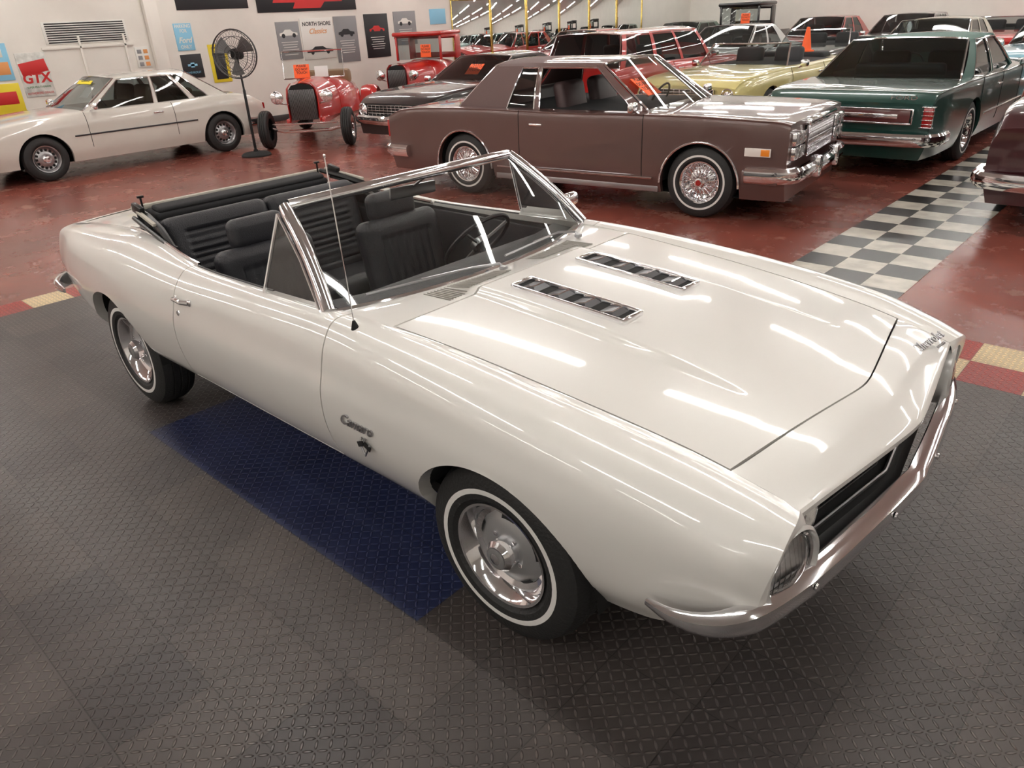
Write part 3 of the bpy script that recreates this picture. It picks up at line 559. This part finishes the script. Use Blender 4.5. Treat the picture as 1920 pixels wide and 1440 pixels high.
text('trunk_lettering','FORD',.06,Matrix.Translation((-2.955,-.62,.865))@Matrix.Rotation(-pi/2,4,'Z')@Matrix.Rotation(pi/2-.4,4,'X'),CHROME,fe,.004,sx=1.8)
MAR=paint('maroon_paint',(.05,.008,.012),.2)
simple=lambda paintm,**k: {**dict(w=.95,xr=-2.5,xf=2.45,af=1.45,ar=-1.4,R=.34,rim=.19,paint=paintm,top=[(-2.5,.76),(-2.3,.88),(-1.6,.93),(0,.92),(.9,.93),(1.9,.90),(2.3,.85),(2.45,.76)],shoulder=.90,crown=.03,bow=.08,wheel='cover',ww=True,glass=TGLASS,nx=50,
 roof=dict(z=1.38,ab=.75,at=.10,ct=-1.0,cb=-1.6,wb=.86,wr=.70,segs=[(0,.06,'p'),(.06,.45,'g'),(.45,.5,'p'),(.5,.8,'g'),(.8,1,'p')])),**k}
bgcar('sedan_car','dark maroon classic car with chrome wraparound bumper',(2.18,7.9,Z0),pi/2,simple(MAR,top=[(-2.5,.84),(-2.35,.95),(-1.6,1.0),(0,.95),(.9,.95),(1.9,.92),(2.3,.86),(2.45,.76)],tly=.35,bz=.42))
BLK=paint('gloss_black_paint',(.006,.006,.007))
be=bgcar('coupe_car','glossy black 1960s coupe with chrome grille, nose out',(-7.45,8.3,Z0),-pi/2+.1,simple(BLK,w=.88,top=[(-2.5,.76),(-2.3,.84),(-1.6,.88),(0,.86),(.9,.88),(1.9,.84),(2.3,.78),(2.45,.68)],fz=.60,ww=False,
 roof=dict(z=1.25,ab=.70,at=.0,ct=-.9,cb=-1.8,wb=.86,wr=.68,segs=[(0,.06,'p'),(.06,.5,'g'),(.5,.53,'p'),(.53,.75,'g'),(.75,1,'p')])))
card(be,(.45,.1,1.06),.62,.30,.26,ORANGE,PDT,.07)
YEL=paint('pale_yellow_paint',(.75,.66,.28))
conv=lambda pm,**k:{**simple(pm),**dict(roof=None,cab=(-1.3,.55)),**k}
bgcar('convertible_car','pale yellow convertible with black top folded down',(-3.55,11.1,Z0),-pi/2,conv(YEL))
RED=paint('bright_red_paint',(.50,.014,.011))
suv=simple(RED,w=.90,xr=-2.2,xf=2.1,af=1.25,ar=-1.25,top=[(-2.2,1.0),(-1.5,1.04),(0,1.03),(.8,1.02),(1.5,1.0),(2.0,.96),(2.1,.85)],wheel='alloy',ww=False,roof=dict(z=1.52,ab=.9,at=.45,ct=-1.9,cb=-2.1,wb=.88,wr=.76,segs=[(0,.04,'p'),(.04,.33,'g'),(.33,.36,'p'),(.36,.62,'g'),(.62,.66,'p'),(.66,.95,'g'),(.95,1,'p')]))
bgcar('wagon_car','red boxy wagon with dark windows',(-5.6,10.8,Z0),pi/2,suv)
TEAL=paint('pale_teal_paint',(.25,.42,.42)); LB=paint('light_blue_paint',(.22,.45,.55)); CRM=paint('cream_paint',(.62,.56,.42)); WHT=paint('plain_white_paint',(.7,.7,.68)); SIL=paint('silver_paint',(.4,.42,.42),.5); DGR=paint('forest_paint',(.02,.08,.05))
for i,(kind,pm,nm,x,y,r) in enumerate([('s',WHT,'white',-6.9,16.5,0),('s',TEAL,'pale teal',-9.3,16.5,0),('c',BLK,'black',-4.6,16.6,0),('s',CRM,'cream',-2.3,16.6,0),('s',LB,'light blue',0.1,16.4,0),('s',WHT,'white',2.5,16.3,.0),('s',SIL,'silver',4.9,15.6,0),
  ('s',RED,'red',-11.6,16.5,0),('s',RED,'red',-6.9,22.2,0),('s',SIL,'silver',-4.5,22.2,0),('c',RED,'red',-2.1,22.2,0),('s',WHT,'white',.3,22.2,0),('s',DGR,'dark green',-11.6,22.2,0),('s',RED,'red',2.7,22.2,0)]):
    p=simple(pm) if kind=='s' else conv(pm)
    bgcar('sedan_car' if kind=='s' else 'convertible_car',nm+' classic '+('sedan with chrome trim' if kind=='s' else 'convertible with folded top')+' in the display row',(x,y,Z0),-pi/2+r,p)
# ================================================================= HOT ROD
def hotrod(loc,rz,pick=False,RED=RED,desc=None):
    e=thing('pickup_truck' if pick else 'hot_rod',desc or ('bright red 1920s style '+('pickup truck with upright cab' if pick else 'roadster with painted radiator shell')),'truck' if pick else 'car',loc,rz)
    sh=[(-.26,.42),(-.27,.80),(-.25,.95),(-.18,1.03),(0,1.06),(.18,1.03),(.25,.95),(.27,.80),(.26,.42)]
    V=[(x,y*k,z) for x,k in ((1.28,1),(1.42,1),(1.43,.94)) for y,z in sh]; b=B(); n=9
    b.add(V,gf(3,n),0); b.add([(1.425,y*.86,.45+(z-.42)*.90) for y,z in sh],[tuple(range(9))],1)
    for k in range(26):
        yy=-.21+k*.42/25; b.add(*boxm(.006,.004,.48,.001),2,TR((1.43,yy,.69)))
    b.obj('radiator',[RED,DARK,SATIN],e,label='radiator shell with slatted grille')
    def loft(st,mat,name):
        V=[]; n=13
        for x,w,zb_,zt_ in st:
            for a in np.linspace(0,pi,n): V.append((x,w*math.cos(a),zb_+(zt_-zb_)*math.sin(a)**.45))
        F=gf(len(st),n)+[tuple(range(n)),tuple((len(st)-1)*n+i for i in range(n))]; return mk(name,V,F,mat,e)
    loft([(.45,.44,.45,1.06),(.9,.36,.45,1.05),(1.29,.27,.45,1.03)],[RED],'engine_hood')
    loft([(-.95,.50,.45,.80),(-.6,.62,.42,1.02),(-.1,.64,.42,1.05),(.3,.55,.42,1.07),(.45,.45,.45,1.06)] if not pick else [(-.55,.62,.42,1.05),(-.1,.64,.42,1.08),(.3,.58,.42,1.08),(.45,.45,.45,1.06)],[RED],'body')
    if not pick:
        loft([(-1.7,.35,.5,.62),(-1.4,.48,.45,.85),(-.95,.5,.45,.92)],[RED],'rear_deck')
        rb('seat',(.3,1.0,.25),(-.45,0,1.0),M('tan_seat',(.25,.15,.08),.6),e,.06)
        V=[(.32-.08*t,y,1.04+.44*t) for t in (0,1) for y in (-.54,.54)]; mk('windshield',V,[(0,1,3,2)],[GLASS],e); V2,F2=tubem([V[0],V[1],V[3],V[2]],.014,6,True); mk('windshield_frame',V2,F2,[CHROME],e)
        card(e,(.36,-.20,1.16),1.4,.28,.22,ORANGE,PDT,.055); card(e,(.36,.15,1.14),1.4,.24,.18,PAPER,None,lab='white paper notice')
    else:
        b=B()
        for s in (1,-1):
            b.add(*boxm(.05,.05,.5,.01),0,TR((.34,s*.56,1.3))); b.add(*boxm(.25,.04,.5,.01),0,TR((-.45,s*.60,1.3))); b.add(*boxm(.9,.04,.08,.01),0,TR((-.1,s*.59,1.55)))
        b.add(*boxm(1.05,1.26,.09,.04,3),0,TR((-.1,0,1.60))); b.add(*boxm(.04,1.2,.12,.01),0,TR((-.55,0,1.12))); b.add(*boxm(.04,1.2,.1,.01),0,TR((-.55,0,1.52))); b.obj('cab_roof',[RED],e)
        mk('windshield',[(.36,-.54,1.07),(.36,.54,1.07),(.34,.54,1.53),(.34,-.54,1.53)],[(0,1,2,3)],[TGLASS],e); card(e,(.38,.2,1.25),1.5,.26,.26,ORANGE,PDT,.06)
        rb('truck_bed',(1.1,1.1,.35),(-1.25,0,.75),RED,e,.02)
    for s in (1,-1):
        V=[]
        for a in np.linspace(-.1,pi*.95,16):
            for yy,dr in ((.55,0),(.66,.03),(.80,.02),(.86,-.02)): V.append((-1.3+(.42+dr)*math.cos(a),s*yy,.33+(.42+dr)*math.sin(a)))
        mk('fender',V,gf(16,4),[RED],e)
        h=B(); V,F=lathem([(.03,-.10),(.08,-.08),(.10,-.02),(.105,.03),(.095,.035),(0,.045)],24); h.add(V,F,0,TR((1.42,s*.42,.82),(0,pi/2,0))); h.add(*tubem([(1.38,s*.25,.70),(1.40,s*.42,.73)],.014,6)); h.obj('headlight',[CHROME],e)
        wheel(e,1.35,s*.70,.31,.18,.16,'cover',False); wheel(e,-1.3,s*.70,.36,.19,.22,'cover',False)
    b=B(); b.add(*tubem([(1.38,-.65,.33),(1.40,-.4,.27),(1.40,.4,.27),(1.38,.65,.33)],.025,8)); b.add(*tubem([(1.50,-.55,.40),(1.50,.55,.40)],.015,8)); b.obj('front_axle',[CHROME],e)
    b=B()
    for s in (1,-1): b.add(*boxm(3.1,.06,.1,.01),0,TR((-.15,s*.3,.42)))
    b.obj('chassis',[RED],e)
    return e
hd=math.atan2(-.73,.68)
hotrod((-8.92-.68*1.35,5.34+.73*1.35,Z0),hd); hotrod((-11.4,10.4,Z0),-pi/2+.35,True)
te=hotrod((-9.25,21.9,Z0),-pi/2,True,BLK,'black antique car with upright canopy in the display row'); te.scale=(1.12,1.12,1.15)
# ================================================================= FAN
fan=thing('pedestal_fan','black industrial pedestal fan with wire cage on round base','fan',(-8.98,4.32,Z0),0)
V,F=lathem([(.0,.0),(.24,0),(.24,.02),(.20,.05),(.04,.07),(.03,.10)],32); mk('base',V,F,[DARK],fan,label='round black base')
V,F=tubem([(0,0,.05),(0,0,1.0),(0,0,1.02),(-.02,0,1.5)],[.022,.022,.016,.016],10); mk('pole',V,F,[M('black_metal',(.02,.02,.02),.4,.6)],fan)
fa_=math.radians(-55); hT=TR((0,0,1.54),(0,pi/2,fa_))
rb('motor',(.16,.16,.2),(0,0,1.54),DARK,fan,.05,rot=(0,pi/2,fa_),seg=3)
b=B()
for r,z in ((.35,0),(.34,.05),(.34,-.05),(.25,.085),(.12,.10),(.25,-.085),(.06,.105)): b.add(*tubem([(r*math.cos(a),r*math.sin(a),z+.08) for a in np.linspace(0,2*pi,40,endpoint=False)],.005 if r<.345 else .010,5,True),0,hT)
for k in range(36):
    a=k*pi/18
    for sg in (1,-1): b.add(*tubem([(.05*math.cos(a),.05*math.sin(a),.08+sg*.105),(.25*math.cos(a),.25*math.sin(a),.08+sg*.085),(.35*math.cos(a),.35*math.sin(a),.08)],.0022,4),0,hT)
b.obj('fan_cage',[M('cage_wire',(.08,.08,.08),.4,.7)],fan)
b=B()
for k in range(3):
    a0=k*2*pi/3; V=[]
    for t in np.linspace(.05,.31,6):
        for u in (-.45,-.15,.15,.45): a=a0+u*(.8+.5*t); V.append((t*math.cos(a),t*math.sin(a),.08+u*.08))
    b.add(V,gf(6,4),0,hT)
b.obj('fan_blade',[M('blade_grey',(.12,.12,.12),.4)],fan)
# ================================================================= ROOM
def struct(o): o['kind']='structure'; return o
XW,XE,YS,YN,ZC=-13.0,8.0,-8.0,25.0,3.4
def quad(name,P,mat): return struct(mk(name,P,[(0,1,2,3)],[mat],None,smooth=False))
REDF=M('red_painted_concrete',(.28,.075,.052),.22,0,0,.5,noise=(.9,.4,(.17,.055,.042)))
nt=REDF.node_tree; pb=nt.nodes['Principled BSDF']
n2=nt.nodes.new('ShaderNodeTexNoise'); n2.inputs['Scale'].default_value=2.6; n2.inputs['Detail'].default_value=8; n2.inputs['Roughness'].default_value=.7
tc=[n for n in nt.nodes if n.type=='TEX_COORD'][0]; nt.links.new(tc.outputs['Object'],n2.inputs['Vector'])
rp=nt.nodes.new('ShaderNodeValToRGB'); rp.color_ramp.elements[0].position=.56; rp.color_ramp.elements[1].position=.70; rp.color_ramp.elements[0].color=(0,0,0,1); rp.color_ramp.elements[1].color=(.6,.6,.6,1); nt.links.new(n2.outputs['Fac'],rp.inputs[0])
mxc=nt.nodes.new('ShaderNodeMix'); mxc.data_type='RGBA'; src=pb.inputs['Base Color'].links[0].from_socket; nt.links.new(rp.outputs[0],mxc.inputs[0]); nt.links.new(src,mxc.inputs[6]); mxc.inputs[7].default_value=(.40,.28,.20,1); nt.links.new(mxc.outputs[2],pb.inputs['Base Color'])
rr_=nt.nodes.new('ShaderNodeMapRange'); rr_.inputs[3].default_value=.14; rr_.inputs[4].default_value=.38; nt.links.new(n2.outputs['Fac'],rr_.inputs[0]); nt.links.new(rr_.outputs[0],pb.inputs['Roughness'])
quad('floor',[(XW,YS,Z0),(XE,YS,Z0),(XE,YN,Z0),(XW,YN,Z0)],REDF)
WALL=M('white_wall_paint',(.78,.745,.69),.6,noise=(2,.05)); CEIL=M('ceiling_paint',(.78,.76,.73),.8,noise=(2,.04))
quad('wall_west',[(XW,YS,Z0),(XW,YN,Z0),(XW,YN,ZC),(XW,YS,ZC)],WALL); quad('wall_north',[(XW,YN,Z0),(XE,YN,Z0),(XE,YN,ZC),(XW,YN,ZC)],WALL)
quad('wall_east',[(XE,YS,Z0),(XE,YN,Z0),(XE,YN,ZC),(XE,YS,ZC)],WALL); quad('wall_south',[(XW,YS,Z0),(XE,YS,Z0),(XE,YS,ZC),(XW,YS,ZC)],WALL)
quad('ceiling',[(XW,YS,ZC),(XE,YS,ZC),(XE,YN,ZC),(XW,YN,ZC)],CEIL)
struct(rb('baseboard_west',(.03,YN-YS,.12),(XW+.015,(YN+YS)/2,.05),M('dark_baseboard',(.05,.045,.045),.5),None,.005))
struct(rb('trim_3',(.12,.25,ZC),(XW+.06,4.9,ZC/2-.01),WALL,None,.01))
struct(rb('trim_4',(.03,.04,1.9),(XW+.015,3.5,.95),WALL,None,.005)); struct(rb('trim_5',(.03,1.6,.04),(XW+.015,3.65,1.72),WALL,None,.005)); struct(rb('trim_6',(.03,.04,1.9),(XW+.015,4.3,.95),WALL,None,.005))
def plate(name,col,rough=.38):
    m=M(name,col,rough); nt=m.node_tree; N=nt.nodes; L=nt.links; pb=N['Principled BSDF']; tc=[n for n in N if n.type=='TEX_COORD'][0]
    sp=N.new('ShaderNodeSeparateXYZ'); L.new(tc.outputs['Object'],sp.inputs[0])
    def ma(op,a,b=None,c=None):
        n=N.new('ShaderNodeMath'); n.operation=op
        for i,v in enumerate((a,b,c)):
            if v is None: continue
            if isinstance(v,(int,float)): n.inputs[i].default_value=v
            else: L.new(v,n.inputs[i])
        return n.outputs[0]
    s=1/.030; x=ma('MULTIPLY',sp.outputs[0],s); y=ma('MULTIPLY',sp.outputs[1],s)
    fx=ma('SUBTRACT',ma('FRACT',x),.5); fy=ma('SUBTRACT',ma('FRACT',y),.5); par=ma('FLOORED_MODULO',ma('ADD',ma('FLOOR',x),ma('FLOOR',y)),2)
    u=ma('ADD',fx,fy); v=ma('SUBTRACT',fx,fy)
    def el(a,b): return ma('ADD',ma('POWER',ma('MULTIPLY',ma('ABSOLUTE',a),1.25),2),ma('POWER',ma('MULTIPLY',ma('ABSOLUTE',b),4.4),2))
    e=ma('ADD',ma('MULTIPLY',el(u,v),par),ma('MULTIPLY',el(v,u),ma('SUBTRACT',1,par)))
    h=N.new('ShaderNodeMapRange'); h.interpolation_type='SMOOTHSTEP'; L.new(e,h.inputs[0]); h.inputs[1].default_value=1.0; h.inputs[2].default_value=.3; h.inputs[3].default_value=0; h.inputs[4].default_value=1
    def seam(o,off): f=ma('FRACT',ma('DIVIDE',ma('SUBTRACT',o,off),.3048)); d=ma('MINIMUM',f,ma('SUBTRACT',1,f)); return ma('LESS_THAN',d,.006)
    sm=ma('MAXIMUM',seam(sp.outputs[0],1.10),seam(sp.outputs[1],-1.0))
    hh=ma('SUBTRACT',h.outputs[0],ma('MULTIPLY',sm,1.2)); bp=N.new('ShaderNodeBump'); bp.inputs['Strength'].default_value=1; bp.inputs['Distance'].default_value=.006; L.new(hh,bp.inputs['Height']); L.new(bp.outputs[0],pb.inputs['Normal'])
    nz=N.new('ShaderNodeTexNoise'); nz.inputs['Scale'].default_value=2.2; nz.inputs['Detail'].default_value=6; L.new(tc.outputs['Object'],nz.inputs['Vector'])
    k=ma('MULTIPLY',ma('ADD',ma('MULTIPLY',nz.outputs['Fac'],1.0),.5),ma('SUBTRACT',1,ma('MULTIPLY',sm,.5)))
    k=ma('MULTIPLY',k,ma('ADD',.85,ma('MULTIPLY',h.outputs[0],.75)))  # gloss highlight on the raised treads painted in as a lighter base colour
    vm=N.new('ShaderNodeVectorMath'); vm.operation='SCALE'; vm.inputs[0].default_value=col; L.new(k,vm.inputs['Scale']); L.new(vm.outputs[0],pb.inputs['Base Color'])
    L.new(ma('SUBTRACT',ma('ADD',ma('MULTIPLY',nz.outputs['Fac'],.25),rough-.10),ma('MULTIPLY',h.outputs[0],.08)),pb.inputs['Roughness'])
    return m
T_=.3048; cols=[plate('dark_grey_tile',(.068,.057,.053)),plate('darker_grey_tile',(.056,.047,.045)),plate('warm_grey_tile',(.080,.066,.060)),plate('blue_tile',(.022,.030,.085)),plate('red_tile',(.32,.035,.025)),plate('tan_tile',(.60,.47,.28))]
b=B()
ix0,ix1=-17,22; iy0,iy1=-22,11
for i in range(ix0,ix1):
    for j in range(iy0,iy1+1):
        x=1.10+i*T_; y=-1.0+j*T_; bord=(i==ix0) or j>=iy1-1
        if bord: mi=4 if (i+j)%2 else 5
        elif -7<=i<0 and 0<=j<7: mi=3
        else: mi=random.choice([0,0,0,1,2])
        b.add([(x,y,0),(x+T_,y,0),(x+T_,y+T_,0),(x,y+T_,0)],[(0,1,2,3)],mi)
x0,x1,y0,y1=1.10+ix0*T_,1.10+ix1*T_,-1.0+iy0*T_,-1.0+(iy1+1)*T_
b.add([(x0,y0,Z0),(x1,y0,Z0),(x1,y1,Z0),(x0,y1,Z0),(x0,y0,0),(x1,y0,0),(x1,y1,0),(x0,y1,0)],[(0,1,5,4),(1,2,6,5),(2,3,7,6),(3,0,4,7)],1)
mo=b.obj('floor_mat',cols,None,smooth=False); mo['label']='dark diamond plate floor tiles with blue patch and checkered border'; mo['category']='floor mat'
b=B(); wb_=M('white_vinyl_tile',(.62,.58,.50),.25,noise=(6,.25)); bb_=M('black_vinyl_tile',(.03,.028,.028),.25,noise=(6,.5))
for i in range(3):
    for j in range(26):
        x=.46+i*T_; y=2.70+j*T_; b.add([(x,y,Z0+.003),(x+T_,y,Z0+.003),(x+T_,y+T_,Z0+.003),(x,y+T_,Z0+.003)],[(0,1,2,3)],(i+j)%2)
struct(b.obj('trim_2',[wb_,bb_],None,smooth=False))
WX=XW+.0072
def sign(name,label,y0,y1,z0,z1,mat,cat='sign',parts=()):
    e=rb(name,(.015,y1-y0,z1-z0),(WX,(y0+y1)/2,(z0+z1)/2),mat,None,.002); e['label']=label; e['category']=cat; return e
def wtext(par,s,size,dy,dz,mat,sx=1,shear=0,bold=0): text('lettering',s,size,Matrix.Translation((.009,dy,dz))@Matrix.Rotation(pi/2,4,'Z')@Matrix.Rotation(pi/2,4,'X'),mat,par,.001,shear,bold=bold,sx=sx)
def wbox(par,name,dy,dz,w,h,mat,rx=0): rb(name,(.006,w,h),(.009,dy,dz),mat,par,.001,rot=(rx,0,0))
pw=M('sign_white',(.75,.74,.70),.5); pr=M('sign_red',(.55,.02,.02),.5); pg=M('sign_green',(.03,.2,.06),.5); pk=M('sign_black',(.015,.015,.018),.5); pbl=M('sign_blue',(.25,.55,.75),.5); py=M('sign_yellow',(.75,.6,.03),.5); pgr=M('sign_grey',(.25,.25,.26),.5); pdb=M('sign_dark_blue',(.02,.05,.25),.5); por=M('sign_orange',(.7,.3,.1),.5)
s=sign('metal_sign','white weathered oil sign with red and black lettering',2.39,2.87,.97,1.68,M('enamel',(.72,.72,.68),.4,noise=(9,.3)))
wbox(s,'red_band',0,.12,.44,.20,pr,.15); wtext(s,'Castrol',.14,0,.14,pw,1,.15,.004); wtext(s,'GTX',.22,0,-.06,pr,1,.1,.008); wtext(s,'SUPER MULTI-GRADE',.045,0,-.20,pg,.9); wtext(s,'AUTHORIZED DEALER',.05,0,-.30,pr,.85)
s=sign('poster','yellow and red car poster',1.72,2.32,.66,1.22,py,'poster'); wbox(s,'picture',0,.05,.45,.2,pr)
s=sign('poster','pale blue and orange vintage poster',1.72,2.30,1.27,1.85,pbl,'poster'); wbox(s,'picture',0,-.1,.5,.2,por); wbox(s,'picture',0,.15,.4,.15,pw)
s=sign('wall_vent','white wall vent with dark horizontal louvers',2.95,4.40,1.78,2.14,pw,'vent')
for k in range(9): wbox(s,'louver',0,-.15+k*.0375,1.36,.02,pk)
s=sign('paper_notice','white paper notice with small pictures',4.45,4.72,1.30,1.66,pw,'notice')
for k in range(3): wbox(s,'picture',-.06,.1-k*.11,.08,.07,pgr); wbox(s,'picture',.06,.1-k*.11,.08,.07,por)
s=sign('parking_sign','light blue parking sign with white lettering',5.30,5.66,1.54,2.03,pbl); wtext(s,'PARKING\nFOR',.085,0,.15,pw,.9,0,.002); wtext(s,'Ford',.14,0,-.06,pw,1,.3,.004); wtext(s,"ONLY",.085,0,-.18,pw,1,0,.002)
s=sign('display_board','black board sign with blue bowtie emblem',5.31,5.74,1.03,1.47,pk); wtext(s,'CHEVROLET',.055,0,-.12,pbl); b=B(); b.add(*boxm(.006,.2,.04,.001),0,TR((.009,0,.02))); b.add(*boxm(.006,.08,.09,.001),0,TR((.009,0,.02))); b.obj('emblem',[pbl],s)
s=sign('garment_bag','yellow and black shop cover hanging on the wall',5.92,6.32,.90,1.62,py,'bag'); wbox(s,'black_panel',0,-.05,.26,.5,pk); wtext(s,'CHEVROLET',.05,0,.29,pk)
def carpic(par,dz,mat,w=.45):
    b=B(); b.add([(.012,-w/2,dz),(.012,w/2,dz),(.012,w/2,dz+.05),(.012,w*.25,dz+.07),(.012,w*.12,dz+.12),(.012,-w*.18,dz+.12),(.012,-w*.3,dz+.07),(.012,-w/2,dz+.05)],[tuple(range(8))],0)
    for yy in (-w*.3,w*.3): b.add([(.013,yy+.045*math.cos(a),dz+.045*math.sin(a)) for a in np.linspace(0,2*pi,14,endpoint=False)],[tuple(range(14))],1)
    b.obj('car_picture',[mat,pk],par,smooth=False)
for i,(y0,y1,z0,z1,bg,cc,tt) in enumerate([(7.56,8.14,1.22,1.97,pgr,pw,''),(8.18,9.04,1.18,2.02,pw,pk,'NORTH SHORE'),(9.08,9.72,1.06,2.03,pgr,pk,''),(9.95,10.66,1.10,2.05,pk,pr,''),(10.85,11.56,1.33,2.08,pgr,pw,'')]):
    s=sign('poster','showroom poster with a car picture and lettering',y0,y1,z0,z1,bg,'poster')
    if tt: wtext(s,'NORTH SHORE',.115,0,.30,pk,.95,0,.002); wtext(s,'Classics',.15,0,.15,por,1,.4,.002); carpic(s,-.28,pk,.7)
    else:
        carpic(s,.1,cc,.45)
        for k in range(6): wbox(s,'text_line',0,.0-k*.05-.03,.42-.04*(k%3),.012,pw if bg is not pw else pk)
s=sign('hanging_banner','black banner with red bowtie emblem',7.20,9.77,2.16,2.76,pk,'banner'); b=B(); b.add([(.012,y,z) for y,z in ((-.9,-.12),(-.35,-.12),(-.42,-.24),(.3,-.24),(.42,-.12),(.9,-.12),(1.0,.12),(.4,.12),(.48,.24),(-.3,.24),(-.4,.12),(-.8,.12))],[tuple(range(12))]); b.obj('emblem',[pr],s,smooth=False); wtext(s,'CHEVROLET',.18,0,0,pw,1.3)
s=sign('hanging_banner','dark plain banner strip on white wall',5.45,7.0,2.26,2.7,pk,'banner')
s=sign('poster','small plain blue poster on white wall',12.05,12.6,1.75,2.1,pbl,'poster')
MIR=M('mirror',(.85,.87,.86),.02,1); GOLD=M('gold_trim',(.7,.5,.15),.25,1)
for k in range(6):
    y0=12.8+k*1.5; s=sign('wall_mirror','tall wall mirror panel with gold trim',y0,y0+1.48,.5,2.3,MIR,'mirror'); s['group']='row of wall mirrors'
    b=B()
    for yy in (-.73,.73): b.add(*boxm(.02,.03,1.8,.003),0,TR((.01,yy,0)))
    b.add(*boxm(.02,1.48,.04,.003),0,TR((.01,0,.89))); b.obj('frame',[GOLD],s)
cn=thing('traffic_cone','orange traffic cone on the yellow convertible','cone',(-3.3,12.45,1.02)); V,F=lathem([(.0,.0),(.14,0),(.14,.02),(.09,.03),(.03,.40),(0,.41)],24); mk('cone_body',V,F,[ORANGE],cn)
TUBE=M('lamp_tube',(1,.97,.92),.5,es=26); HOUS=M('lamp_housing',(.8,.8,.78),.5)
first=None
for yy in (-6.2,-3.4,-.6,2.2,5.0,8.0,11,14,17,20,23):
    for xx in (-11.5,-8.2,-4.9,-1.6,1.7,5.0):
        if not first:
            V,F=boxm(2.44,.16,.05,.01); o=mk('fluorescent_light',V,F,[HOUS],None); t=rb('lamp_tube',(2.4,.09,.04),(0,0,-.035),TUBE,o,.015); first=(o.data,t.data); f=o
        else:
            f=D.objects.new('fluorescent_light',first[0]); coll.objects.link(f); t=D.objects.new('lamp_tube',first[1]); t.location=(0,0,-.035); t.parent=f; coll.objects.link(t)
        f.location=(xx,yy,ZC-.026); f['label']='long white fluorescent ceiling light'; f['category']='ceiling light'; f['group']='fluorescent ceiling lights'
w=D.worlds.new('w'); bpy.context.scene.world=w; w.use_nodes=True; w.node_tree.nodes['Background'].inputs[0].default_value=(.9,.88,.85,1); w.node_tree.nodes['Background'].inputs[1].default_value=.3
cp=[2.712,-2.1537,1.8716,2.3305,-0.4621,-0.0527,1387.58]
yaw,pit,rol=cp[3:6]
f=Vector((math.cos(yaw)*math.cos(pit),math.sin(yaw)*math.cos(pit),math.sin(pit))); r=Vector((math.sin(yaw),-math.cos(yaw),0)); u=r.cross(f)
r2=math.cos(rol)*r+math.sin(rol)*u; u2=-math.sin(rol)*r+math.cos(rol)*u
ca=D.cameras.new('camera'); co=D.objects.new('camera',ca); coll.objects.link(co); bpy.context.scene.camera=co
co.matrix_world=Matrix(((r2.x,u2.x,-f.x,cp[0]),(r2.y,u2.y,-f.y,cp[1]),(r2.z,u2.z,-f.z,cp[2]),(0,0,0,1)))
ca.sensor_fit='HORIZONTAL'; ca.sensor_width=36; ca.lens=36*cp[6]/1920; ca.clip_start=.05
sc=bpy.context.scene; sc.view_settings.view_transform='Standard'; sc.view_settings.exposure=.30
